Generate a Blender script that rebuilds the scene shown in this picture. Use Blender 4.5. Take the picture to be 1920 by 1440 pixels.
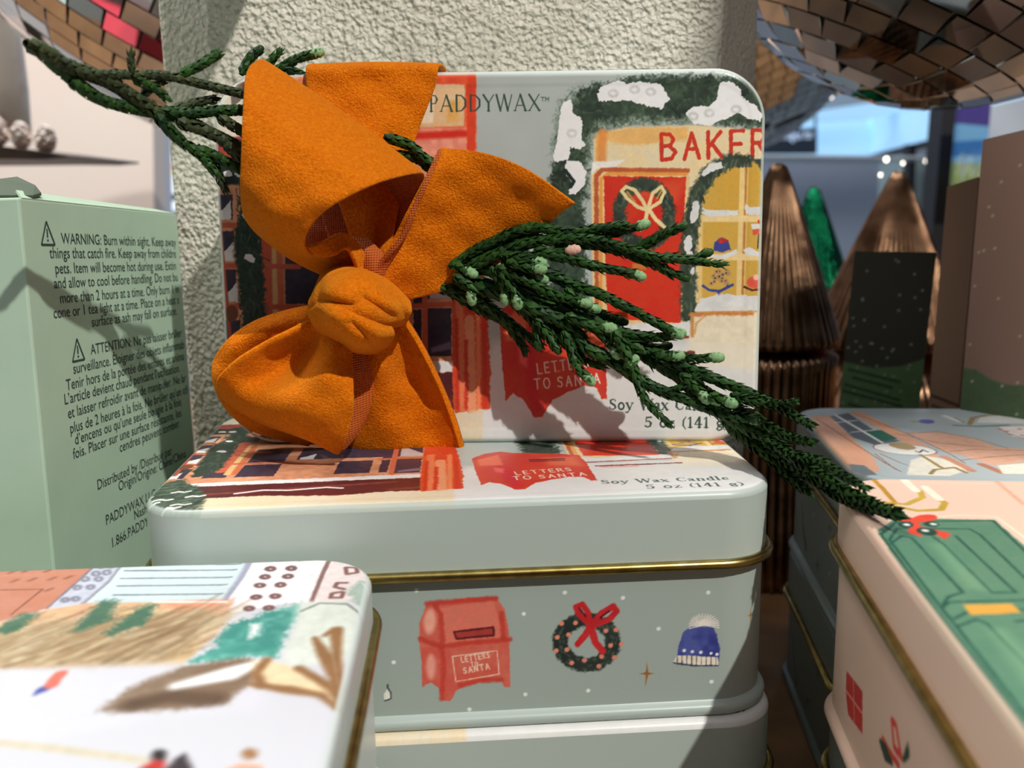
import bpy, bmesh, math, random
import numpy as np
from mathutils import Vector, Matrix, Euler
random.seed(7); RNG = np.random.RandomState(11)
for o in list(bpy.data.objects): bpy.data.objects.remove(o)
SC = bpy.context.scene
COL = SC.collection
rad = math.radians

# ------------------------------------------------------------------ camera
FPX, PITCH, ROLL, CZ = 1785.0, 11.08, -0.914, 0.1515
_F = np.array([0, math.cos(rad(PITCH)), -math.sin(rad(PITCH))]); _R = np.array([1., 0, 0]); _U = np.cross(_R, _F)
_R2 = _R*math.cos(rad(ROLL)) + _U*math.sin(rad(ROLL)); _U2 = -_R*math.sin(rad(ROLL)) + _U*math.cos(rad(ROLL))
CAMP = np.array([0, 0, CZ])
cd = bpy.data.cameras.new('camera'); cam = bpy.data.objects.new('camera', cd); COL.objects.link(cam)
cd.sensor_fit = 'HORIZONTAL'; cd.sensor_width = 36; cd.lens = FPX/1920*36; cd.clip_start = .005; cd.clip_end = 50
cam.matrix_world = Matrix(((_R2[0], _U2[0], -_F[0], 0), (_R2[1], _U2[1], -_F[1], 0), (_R2[2], _U2[2], -_F[2], CZ), (0, 0, 0, 1)))
cd.dof.use_dof = True; cd.dof.focus_distance = .205; cd.dof.aperture_fstop = 19
SC.camera = cam
def ray(px, py): return _F + _R2*(px-960)/FPX - _U2*(py-720)/FPX
def atY(px, py, Y): d = ray(px, py); return CAMP + d*(Y/d[1])
def atZ(px, py, Z): d = ray(px, py); return CAMP + d*((Z-CZ)/d[2])
def on_plane(px, py, p0, n):
    d = ray(px, py); p0 = np.array(p0); n = np.array(n)
    return CAMP + d*(((p0-CAMP)@n)/(d@n))

# ------------------------------------------------------------------ world, light, exposure
SC.view_settings.view_transform = 'Standard'; SC.view_settings.look = 'None'
SC.view_settings.exposure = 0.0; SC.view_settings.gamma = 1; SC.view_settings.use_curve_mapping = False
wd = bpy.data.worlds.new('world'); SC.world = wd; wd.use_nodes = True
bgn = wd.node_tree.nodes['Background']; bgn.inputs[0].default_value = (.80, .86, 1.0, 1); bgn.inputs[1].default_value = .30
LDIR = np.array([-.52, .78, -1.0]); LDIR /= np.linalg.norm(LDIR)
def spot(name, target, dist, watts, size, angle, color, blend=.3, d=LDIR):
    l = bpy.data.lights.new(name, 'SPOT'); l.energy = watts; l.shadow_soft_size = size; l.spot_size = rad(angle); l.spot_blend = blend; l.color = color
    o = bpy.data.objects.new(name, l); COL.objects.link(o); p = np.array(target)-np.array(d)*dist
    o.location = p; o.rotation_euler = Vector(d).to_track_quat('-Z', 'Y').to_euler(); return o
spot('track_spotlight', (0, .22, .12), 1.6, 97, .012, 60, (1.0, .965, .90))
def area(name, loc, rot, sx, sy, watts, color):
    l = bpy.data.lights.new(name, 'AREA'); l.shape = 'RECTANGLE'; l.size = sx; l.size_y = sy; l.energy = watts; l.color = color
    o = bpy.data.objects.new(name, l); COL.objects.link(o); o.location = loc; o.rotation_euler = [rad(a) for a in rot]; return o
area('ceiling_softlight', (.3, -.5, 1.8), (15, 0, 0), 1.6, 1.0, 6, (.94, .98, 1.0))
area('back_room_light', (.6, 2.6, 1.7), (0, 0, 0), 2.5, 1.6, 62, (.75, .88, 1))
spot('glint_fill_spot', (.19, .42, .12), .9, 5.5, .02, 19, (1, .93, .85), .5, np.array([-.35, .75, -.56])/1.0)  # added lamp: gives the glass trees glints and lifts the right rear boxes
area('left_wall_light', (-.55, .45, 1.3), (25, 0, 0), .6, .6, 24, (1, .97, .93))

# ------------------------------------------------------------------ materials
def lin(c):
    c = np.asarray(c, float)/255.
    return np.where(c <= .04045, c/12.92, ((c+.055)/1.055)**2.4)
def mat(name, rgb=(200, 200, 200), rough=.5, metal=0, noise=None, bump=None, emit=None, sheen=None, coat=0, spec=.5, attr=None, trans=0, var=None):
    """noise=(rgb2, scale, lo, hi)  bump=(scale, strength, dist, kind)"""
    m = bpy.data.materials.new(name); m.use_nodes = True; nt = m.node_tree; N = nt.nodes; L = nt.links
    b = N['Principled BSDF']; b.inputs['Roughness'].default_value = rough; b.inputs['Metallic'].default_value = metal
    b.inputs['Base Color'].default_value = (*lin(rgb), 1); b.inputs['Specular IOR Level'].default_value = spec
    tc = N.new('ShaderNodeTexCoord')
    if attr:
        a = N.new('ShaderNodeAttribute'); a.attribute_name = attr; src = a.outputs['Color']
        if var:
            nz = N.new('ShaderNodeTexNoise'); nz.inputs['Scale'].default_value = var[0]; nz.inputs['Detail'].default_value = 2
            L.new(tc.outputs['Object'], nz.inputs['Vector'])
            mr = N.new('ShaderNodeMapRange'); mr.inputs['To Min'].default_value = 1-var[1]; mr.inputs['To Max'].default_value = 1+var[1]; L.new(nz.outputs['Fac'], mr.inputs['Value'])
            mx = N.new('ShaderNodeVectorMath'); mx.operation = 'SCALE'; L.new(src, mx.inputs[0]); L.new(mr.outputs['Result'], mx.inputs['Scale']); src = mx.outputs['Vector']
        L.new(src, b.inputs['Base Color'])
    elif noise:
        nz = N.new('ShaderNodeTexNoise'); nz.inputs['Scale'].default_value = noise[1]; nz.inputs['Detail'].default_value = 5
        L.new(tc.outputs['Object'], nz.inputs['Vector'])
        cr = N.new('ShaderNodeValToRGB'); cr.color_ramp.elements[0].position = noise[2]; cr.color_ramp.elements[1].position = noise[3]
        cr.color_ramp.elements[0].color = (*lin(rgb), 1); cr.color_ramp.elements[1].color = (*lin(noise[0]), 1)
        L.new(nz.outputs['Fac'], cr.inputs['Fac']); L.new(cr.outputs['Color'], b.inputs['Base Color'])
    if bump:
        if bump[3] == 'voronoi':
            t = N.new('ShaderNodeTexVoronoi'); out = t.outputs['Distance']
        else:
            t = N.new('ShaderNodeTexNoise'); t.inputs['Detail'].default_value = 4; out = t.outputs['Fac']
        t.inputs['Scale'].default_value = bump[0]; L.new(tc.outputs['Object'], t.inputs['Vector'])
        bp = N.new('ShaderNodeBump'); bp.inputs['Strength'].default_value = bump[1]; bp.inputs['Distance'].default_value = bump[2]
        L.new(out, bp.inputs['Height']); L.new(bp.outputs['Normal'], b.inputs['Normal'])
    if emit: b.inputs['Emission Color'].default_value = (*lin(emit[0]), 1); b.inputs['Emission Strength'].default_value = emit[1]
    if sheen: b.inputs['Sheen Weight'].default_value = sheen[0]; b.inputs['Sheen Roughness'].default_value = sheen[1]; b.inputs['Sheen Tint'].default_value = (*lin(sheen[2]), 1)
    if coat: b.inputs['Coat Weight'].default_value = coat; b.inputs['Coat Roughness'].default_value = .1
    if trans: b.inputs['Transmission Weight'].default_value = trans
    return m
M_art = mat('printed_tin', attr='paint', rough=.36, spec=.45, var=(9000, .05))
M_gold = mat('antique_brass', (168, 148, 88), .28, 1, noise=((132, 112, 60), 300, .35, .7))
M_cardgreen = mat('mint_card', (176, 200, 178), .45, noise=((168, 193, 171), 60, .3, .7))
M_ink = mat('dark_green_ink', (44, 62, 56), .6)
M_wood = mat('oak_tabletop', (134, 98, 62), .5, noise=((100, 70, 42), 40, .3, .7), bump=(120, .2, .001, 'noise'))

# ------------------------------------------------------------------ mesh helpers
def new_mesh(name, verts, faces, m=None, parent=None, smooth=False, link=True):
    me = bpy.data.meshes.new(name)
    verts = np.asarray(verts, float)
    if isinstance(faces, np.ndarray):
        nf, k = faces.shape
        me.vertices.add(len(verts)); me.vertices.foreach_set('co', verts.astype(np.float32).ravel())
        me.loops.add(nf*k); me.loops.foreach_set('vertex_index', faces.astype(np.int32).ravel())
        me.polygons.add(nf); me.polygons.foreach_set('loop_start', np.arange(0, nf*k, k, dtype=np.int32))
        try: me.polygons.foreach_set('loop_total', np.full(nf, k, dtype=np.int32))
        except Exception: pass
        me.update(calc_edges=True); me.validate()
    else:
        me.from_pydata([tuple(v) for v in verts], [], [tuple(f) for f in faces]); me.validate(); me.update()
    if smooth: me.polygons.foreach_set('use_smooth', np.ones(len(me.polygons), bool))
    o = bpy.data.objects.new(name, me)
    if m:
        for k in (m if isinstance(m, (list, tuple)) else [m]): me.materials.append(k)
    COL.objects.link(o)
    if parent: o.parent = parent
    return o
def paint_attr(o, cols_srgb):
    a = o.data.attributes.new('paint', 'FLOAT_COLOR', 'POINT'); n = len(o.data.vertices)
    c = np.ones((n, 4), np.float32); c[:, :3] = lin(np.clip(cols_srgb, 0, 255)); a.data.foreach_set('color', c.ravel())
def grid_faces(ny, nx, wrap=False):
    i = np.arange(ny-1)[:, None]; j = np.arange(nx if wrap else nx-1)[None, :]
    j2 = (j+1) % nx
    return np.stack([i*nx+j, i*nx+j2, (i+1)*nx+j2, (i+1)*nx+j], -1).reshape(-1, 4)
def empty(name, loc=(0, 0, 0), M=None):
    o = bpy.data.objects.new(name, None); o.empty_display_size = .01; COL.objects.link(o)
    if M is not None: o.matrix_world = M
    else: o.location = loc
    return o
def tag(o, label=None, cat=None, group=None, kind=None):
    if label: o['label'] = label
    if cat: o['category'] = cat
    if group: o['group'] = group
    if kind: o['kind'] = kind
    return o
def np2M(R, t): return Matrix([[*R[0], t[0]], [*R[1], t[1]], [*R[2], t[2]], [0, 0, 0, 1]])
def rz(a): c, s = math.cos(rad(a)), math.sin(rad(a)); return np.array([[c, -s, 0], [s, c, 0], [0, 0, 1.]])
def rx(a): c, s = math.cos(rad(a)), math.sin(rad(a)); return np.array([[1., 0, 0], [0, c, -s], [0, s, c]])
def ry(a): c, s = math.cos(rad(a)), math.sin(rad(a)); return np.array([[c, 0, s], [0, 1., 0], [-s, 0, c]])
def box_mesh(name, lo, hi, m, parent=None, bevel=0):
    bm = bmesh.new(); lo = Vector(lo); hi = Vector(hi)
    vs = [bm.verts.new((x, y, z)) for z in (lo.z, hi.z) for y in (lo.y, hi.y) for x in (lo.x, hi.x)]
    for f in ((0, 2, 3, 1), (4, 5, 7, 6), (0, 1, 5, 4), (2, 6, 7, 3), (0, 4, 6, 2), (1, 3, 7, 5)): bm.faces.new([vs[i] for i in f])
    if bevel: bmesh.ops.bevel(bm, geom=bm.edges[:], offset=bevel, segments=2, affect='EDGES', profile=.5)
    bmesh.ops.recalc_face_normals(bm, faces=bm.faces)
    me = bpy.data.meshes.new(name); bm.to_mesh(me); bm.free()
    if m:
        me.materials.append(m)
    o = bpy.data.objects.new(name, me); COL.objects.link(o)
    if parent: o.parent = parent
    return o
def tube(name, pts, r, m, parent=None, n=10, closed=False):
    pts = np.asarray(pts, float); k = len(pts); rr = np.broadcast_to(r, (k,))
    V = []
    for i in range(k):
        a = pts[(i-1) % k] if (closed or i > 0) else pts[i]; b = pts[(i+1) % k] if (closed or i < k-1) else pts[i]
        t = b-a; t /= np.linalg.norm(t)+1e-12
        up = np.array([0, 0, 1.]) if abs(t[2]) < .9 else np.array([1., 0, 0])
        s = np.cross(t, up); s /= np.linalg.norm(s); u = np.cross(s, t)
        for q in range(n): an = 2*math.pi*q/n; V.append(pts[i]+rr[i]*(s*math.cos(an)+u*math.sin(an)))
    F = []
    for i in range(k if closed else k-1):
        for q in range(n): F.append((i*n+q, i*n+(q+1) % n, ((i+1) % k)*n+(q+1) % n, ((i+1) % k)*n+q))
    if not closed: F.append(tuple(range(n))[::-1]); F.append(tuple(range((k-1)*n, k*n)))
    return new_mesh(name, V, F, m, parent, smooth=True)

# ------------------------------------------------------------------ painting on a millimetre canvas
def vnoise(ny, nx, cell, seed):
    r = np.random.RandomState(seed); gy, gx = int(ny/cell)+3, int(nx/cell)+3; g = r.rand(gy, gx)*2-1
    y = np.arange(ny)/cell; x = np.arange(nx)/cell; yi = y.astype(int); xi = x.astype(int); fy = y-yi; fx = x-xi
    fy = fy*fy*(3-2*fy); fx = fx*fx*(3-2*fx)
    a = g[yi][:, xi]; b = g[yi][:, xi+1]; c = g[yi+1][:, xi]; d = g[yi+1][:, xi+1]
    return (a*(1-fx)+b*fx)*(1-fy)[:, None]+(c*(1-fx)+d*fx)*fy[:, None]
class Canvas:
    def __init__(s, w, h, res, bg, x0=0, y0=0, seed=1):
        s.res = res; s.x0 = x0; s.y0 = y0; s.nx = int(w/res)+1; s.ny = int(h/res)+1; s.a = np.empty((s.ny, s.nx, 3)); s.a[:] = bg
        s.n1 = vnoise(s.ny, s.nx, 5/res, seed); s.n2 = vnoise(s.ny, s.nx, 1.2/res, seed+1); s.n3 = vnoise(s.ny, s.nx, .4/res, seed+2)
        s.fn = None; s.r = random.Random(seed)
    def mp(s, pts): return np.array([s.fn(*p) for p in pts]) if s.fn else np.array(pts, float)
    def _win(s, P, m):
        j0 = max(0, int((P[:, 0].min()-m-s.x0)/s.res)); j1 = min(s.nx, int((P[:, 0].max()+m-s.x0)/s.res)+2)
        i0 = max(0, int((P[:, 1].min()-m-s.y0)/s.res)); i1 = min(s.ny, int((P[:, 1].max()+m-s.y0)/s.res)+2)
        if j1 <= j0 or i1 <= i0: return None
        X = s.x0+np.arange(j0, j1)*s.res; Y = s.y0+np.arange(i0, i1)*s.res
        return (slice(i0, i1), slice(j0, j1)), *np.meshgrid(X, Y)
    def _put(s, sl, cov, col, col2, var):
        c = np.array(col, float)
        if col2 is not None:
            t = np.clip(.5+.9*(s.n1[sl]*.6+s.n2[sl]*.5), 0, 1)[..., None]; c = c*(1-t)+np.array(col2, float)*t
        c = c*(1+var*(s.n1[sl]*.5+s.n2[sl]*.6+s.n3[sl]*.35))[..., None]
        cov = cov[..., None]; s.a[sl] = s.a[sl]*(1-cov)+c*cov
    def poly(s, pts, col, soft=.12, wob=.2, a=1., var=.05, col2=None, mm=False):
        P = np.array(pts, float) if mm else s.mp(pts); w = s._win(P, soft+wob+.3)
        if w is None: return
        sl, X, Y = w; d2 = np.full(X.shape, 1e9); ins = np.zeros(X.shape, bool); n = len(P)
        for i in range(n):
            (x1, y1), (x2, y2) = P[i], P[(i+1) % n]; ex, ey = x2-x1, y2-y1
            t = np.clip(((X-x1)*ex+(Y-y1)*ey)/(ex*ex+ey*ey+1e-12), 0, 1)
            d2 = np.minimum(d2, (X-x1-t*ex)**2+(Y-y1-t*ey)**2)
            if y1 != y2: ins ^= ((Y < y1) != (Y < y2)) & (X < x1+(Y-y1)*ex/ey)
        sd = np.where(ins, -1, 1)*np.sqrt(d2)+.6*wob*(s.n2[sl]*.6+s.n3[sl]*.7)
        s._put(sl, a*np.clip(.5-sd/soft, 0, 1), col, col2, var)
    def stroke(s, pts, wd, col, soft=.1, wob=.08, a=1., var=.05, col2=None, mm=False):
        P = np.array(pts, float) if mm else s.mp(pts); ws = np.broadcast_to(np.array(wd, float), (len(P),)); w = s._win(P, ws.max()+soft+wob)
        if w is None: return
        sl, X, Y = w; sd = np.full(X.shape, 1e9)
        for i in range(len(P)-1):
            (x1, y1), (x2, y2) = P[i], P[i+1]; ex, ey = x2-x1, y2-y1
            t = np.clip(((X-x1)*ex+(Y-y1)*ey)/(ex*ex+ey*ey+1e-12), 0, 1)
            sd = np.minimum(sd, np.sqrt((X-x1-t*ex)**2+(Y-y1-t*ey)**2)-(ws[i]*(1-t)+ws[i+1]*t)/2)
        sd = sd+.65*wob*(s.n2[sl]*.5+s.n3[sl]*.8)
        s._put(sl, a*np.clip(.5-sd/soft, 0, 1), col, col2, var)
    def dot(s, p, r, col, **k): s.stroke([p, (p[0]+.01, p[1])], 2*r, col, **k)
    def dabs(s, pts, n, ln, wd, cols, ang=0, spread=3.14, a=.8, soft=.25):
        """short brush dabs scattered inside polygon"""
        P = s.mp(pts); lo = P.min(0); hi = P.max(0); k = 0; g = 0
        while k < n and g < n*12:
            g += 1; x = s.r.uniform(lo[0], hi[0]); y = s.r.uniform(lo[1], hi[1]); c = False
            for i in range(len(P)):
                (x1, y1), (x2, y2) = P[i], P[(i+1) % len(P)]
                if (y1 > y) != (y2 > y) and x < (x2-x1)*(y-y1)/(y2-y1)+x1: c = not c
            if not c: continue
            k += 1; an = ang+s.r.uniform(-spread, spread)/2; l = ln*s.r.uniform(.5, 1.2)
            s.stroke([(x, y), (x+l*math.cos(an), y+l*math.sin(an))], [wd*s.r.uniform(.6, 1.2), wd*.4], s.r.choice(cols), soft=soft, wob=.12, a=a, mm=True)
    def text(s, txt, p0, p1, h, col, wd, font, soft=.08, wob=.05, gap=.25, italic=0, jit=0):
        """stroke letters between p0 and p1 (photo or mm points); h in mm"""
        A = s.mp([p0, p1]); d = A[1]-A[0]; L = np.hypot(*d); u = d/L; v = np.array([-u[1], u[0]])
        adv = sum(font[c][0]+gap if c in font else .45 for c in txt)-gap; sx = L/adv; x = 0
        for c in txt:
            if c not in font: x += .45; continue
            jy = s.r.uniform(-jit, jit)
            for st in font[c][1]:
                pts = [A[0]+u*((x+q[0])*sx)+v*(q[1]+jy)*h for q in st]; ws = [wd*(q[2] if len(q) > 2 else 1) for q in st]
                s.stroke(pts, ws, col, soft=soft, wob=wob, var=.03, mm=True)
            x += font[c][0]+gap
    def sample(s, x, y):
        fx = np.clip((x-s.x0)/s.res, 0, s.nx-1.001); fy = np.clip((y-s.y0)/s.res, 0, s.ny-1.001); i = fy.astype(int); j = fx.astype(int); fx = (fx-j)[:, None]; fy = (fy-i)[:, None]
        return (s.a[i, j]*(1-fx)+s.a[i, j+1]*fx)*(1-fy)+(s.a[i+1, j]*(1-fx)+s.a[i+1, j+1]*fx)*fy
def arc(cx, cy, rx_, ry_, a0, a1, n=9, w=None):
    return [(cx+rx_*math.cos(rad(a0+(a1-a0)*i/n)), cy+ry_*math.sin(rad(a0+(a1-a0)*i/n)))+((w,) if w else ()) for i in range(n+1)]
def ell(cx, cy, rx_, ry_, rot=0, n=16):
    c, s_ = math.cos(rad(rot)), math.sin(rad(rot))
    return [(cx+rx_*math.cos(2*math.pi*i/n)*c-ry_*math.sin(2*math.pi*i/n)*s_, cy+rx_*math.cos(2*math.pi*i/n)*s_+ry_*math.sin(2*math.pi*i/n)*c) for i in range(n)]
# hand lettering (advance, strokes)
HAND = {'L': (.5, [[(0, 1), (0, 0), (.5, 0)]]), 'E': (.5, [[(.5, 1), (0, 1), (0, 0), (.5, 0)], [(0, .5), (.4, .5)]]), 'T': (.6, [[(0, 1), (.6, 1)], [(.3, 1), (.3, 0)]]),
 'R': (.55, [[(0, 0), (0, 1), (.35, 1), (.5, .78), (.35, .52), (0, .5)], [(.25, .5), (.55, 0)]]), 'S': (.5, [[(.5, .85), (.3, 1), (.08, .9), (.05, .65), (.4, .45), (.48, .2), (.3, 0), (0, .12)]]),
 'O': (.65, [arc(.32, .5, .32, .5, 90, 450, 14)]), 'A': (.6, [[(0, 0), (.3, 1), (.6, 0)], [(.12, .38), (.48, .38)]]), 'N': (.6, [[(0, 0), (0, 1), (.55, 0), (.55, 1)]]),
 'B': (.55, [[(0, 0), (0, 1), (.35, .97), (.48, .77), (.35, .55), (0, .52)], [(.3, .53), (.55, .3), (.4, .04), (0, 0)]]), 'K': (.55, [[(0, 1), (0, 0)], [(.5, 1), (0, .4)], [(.15, .55), (.55, 0)]])}
def _ser(x, y, w=.16): return [(x-w, y, .45), (x+w, y, .45)]
TH, TN = 1.0, .42
# roman capitals, light with thick/thin contrast
CAPS = {'P': (.6, [[(.1, 0, 1), (.1, 1, 1)], [(.1, 1, .5), (.4, .98, .5), (.52, .75, 1), (.4, .5, .5), (.1, .48, .4)], _ser(.1, 0, .1)]),
 'A': (.8, [[(0, 0, .5), (.38, 1, .5)], [(.38, 1, 1), (.75, 0, 1)], [(.13, .33, .45), (.6, .33, .45)], _ser(0, 0, .08), _ser(.75, 0, .1)]),
 'D': (.8, [[(.1, 0, 1), (.1, 1, 1)], [(.1, 1, .5), (.45, .97, .6), (.72, .7, 1), (.72, .3, 1), (.45, .03, .6), (.1, 0, .5)]]),
 'Y': (.72, [[(0, 1, 1), (.36, .5, 1), (.36, 0, 1)], [(.72, 1, .5), (.36, .5, .5)], _ser(.36, 0, .1)]),
 'W': (1.1, [[(0, 1, 1), (.28, 0, 1)], [(.28, 0, .5), (.54, 1, .5)], [(.54, 1, 1), (.8, 0, 1)], [(.8, 0, .5), (1.08, 1, .5)]]),
 'X': (.75, [[(0, 1, 1), (.72, 0, 1)], [(.7, 1, .5), (.02, 0, .5)], _ser(.72, 0, .08), _ser(.02, 0, .08)])}
# bold book face
BOLD = {'S': (.62, [[(.52, .78, .5), (.5, .9, .5), (.3, .98, .6), (.1, .85, .9), (.15, .62, 1.2), (.45, .42, 1.2), (.55, .2, .9), (.35, .02, .6), (.08, .08, .5), (.05, .25, .5)]]),
 'o': (.58, [arc(.29, .33, .22, .31, 90, 270, 7, 1.0), arc(.29, .33, .22, .31, 270, 450, 7, 1.0)]), 'y': (.6, [[(.08, .62, 1.1), (.32, .05, 1.1)], [(.54, .62, .5), (.3, 0, .5), (.15, -.28, .6), (.02, -.24, .9)], _ser(.08, .64, .1), _ser(.54, .64, .09)]),
 'W': (1.1, [[(.08, .98, 1.3), (.34, 0, 1.1)], [(.34, 0, .5), (.56, .95, .5)], [(.56, .98, 1.3), (.8, 0, 1.1)], [(.8, 0, .5), (1.03, .98, .5)], _ser(.08, 1, .13), _ser(1.03, 1, .1)]),
 'a': (.52, [[(.06, .5, .9), (.2, .64, .6), (.36, .55, 1.2), (.36, .08, 1.2), (.5, .02, .6)], [(.36, .38, .5), (.12, .28, .9), (.1, .08, .9), (.34, .1, .5)]]),
 'x': (.56, [[(.06, .64, 1.2), (.46, 0, 1.2)], [(.46, .64, .5), (.05, 0, .5)], _ser(.08, .64, .1), _ser(.48, 0, .1), _ser(.46, .64, .08), _ser(.05, 0, .08)]),
 'C': (.75, [[(.66, .72, .5), (.64, .9, .5), (.4, .99, .5), (.14, .75, 1.1), (.12, .3, 1.2), (.35, .02, .6), (.62, .1, .5), (.68, .28, .4)]]),
 'n': (.66, [[(.14, .62, 1.2), (.14, 0, 1.2)], [(.14, .5, .5), (.34, .64, .7), (.5, .5, 1.2), (.5, 0, 1.2)], _ser(.14, 0, .13), _ser(.5, 0, .13)]),
 'd': (.6, [arc(.26, .32, .19, .3, 60, 300, 8, 1.0), [(.46, 1, 1.2), (.46, .02, 1.2)], [(.36, 1, .5), (.46, 1, .5)], _ser(.5, .01, .1)]),
 'l': (.32, [[(.14, 1, 1.2), (.14, 0, 1.2)], _ser(.14, 0, .13), [(.02, 1, .5), (.14, 1, .5)]]),
 'e': (.52, [[(.08, .36, .5), (.44, .36, .5), (.42, .55, .8), (.26, .64, .6), (.08, .45, 1.1), (.1, .15, 1.1), (.28, .01, .6), (.46, .12, .5)]]),
 '5': (.55, [[(.48, .98, .9), (.12, .96, .8), (.08, .55, .5), (.3, .62, .7), (.46, .4, 1.2), (.4, .1, .9), (.2, 0, .7), (.05, .12, 1)]]),
 'z': (.5, [[(.05, .62, .7), (.42, .62, .6), (.06, .02, 1), (.44, .02, .7), (.46, .16, .5)]]), '(': (.28, [[(.26, 1.05, .4), (.08, .7, .8), (.06, .2, .9), (.26, -.2, .4)]]), ')': (.28, [[(.02, 1.05, .4), (.2, .7, .8), (.22, .2, .9), (.02, -.2, .4)]]),
 '1': (.42, [[(.06, .85, .5), (.22, 1, .8), (.22, 0, 1.3)], _ser(.22, 0, .17)]), '4': (.58, [[(.38, 0, 1.2), (.38, 1, 1.2), (.03, .3, .5), (.55, .3, .7)], _ser(.38, 0, .13)]),
 'g': (.55, [arc(.25, .43, .17, .19, 0, 360, 10, .9), [(.38, .56, .5), (.5, .6, .8)], [(.16, .25, .5), (.12, .1, .8), (.42, .06, 1), (.44, -.15, .8), (.2, -.27, .7), (.05, -.12, .8), (.16, .04, .5)]])}

# ------------------------------------------------------------------ tins
def rr_sd(x, y, W, D, r):
    qx = np.abs(x-W/2)-(W/2-r); qy = np.abs(y-D/2)-(D/2-r)
    return np.hypot(np.maximum(qx, 0), np.maximum(qy, 0))+np.minimum(np.maximum(qx, qy), 0)-r
def rr_path(W, D, r, step, ss=None):
    """perimeter param s (m) counter-clockwise from the front-left straight start; returns x,y,nx,ny"""
    a, b = W-2*r, D-2*r; q = math.pi*r/2; segs = [a, q, b, q, a, q, b, q]; T = sum(segs)
    if ss is None: ss = np.arange(int(T/step))*T/int(T/step)
    s = np.mod(ss, T); X = np.zeros_like(s); Y = np.zeros_like(s); NX = np.zeros_like(s); NY = np.zeros_like(s); acc = 0
    cen = [(W-r, r), (W-r, D-r), (r, D-r), (r, r)]; st = [(r, 0), (W, r), (W-r, D), (0, D-r)]; dr = [(1, 0), (0, 1), (-1, 0), (0, -1)]
    for k in range(8):
        m = (s >= acc) & (s < acc+segs[k]+1e-12); t = s[m]-acc
        if k % 2 == 0:
            e = k//2; X[m] = st[e][0]+dr[e][0]*t; Y[m] = st[e][1]+dr[e][1]*t; NX[m] = dr[e][1]; NY[m] = -dr[e][0]
        else:
            e = k//2; an = -math.pi/2+e*math.pi/2+t/r; X[m] = cen[e][0]+r*np.cos(an); Y[m] = cen[e][1]+r*np.sin(an); NX[m] = np.cos(an); NY[m] = np.sin(an)
        acc += segs[k]
    return ss, X, Y, NX, NY, T
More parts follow.
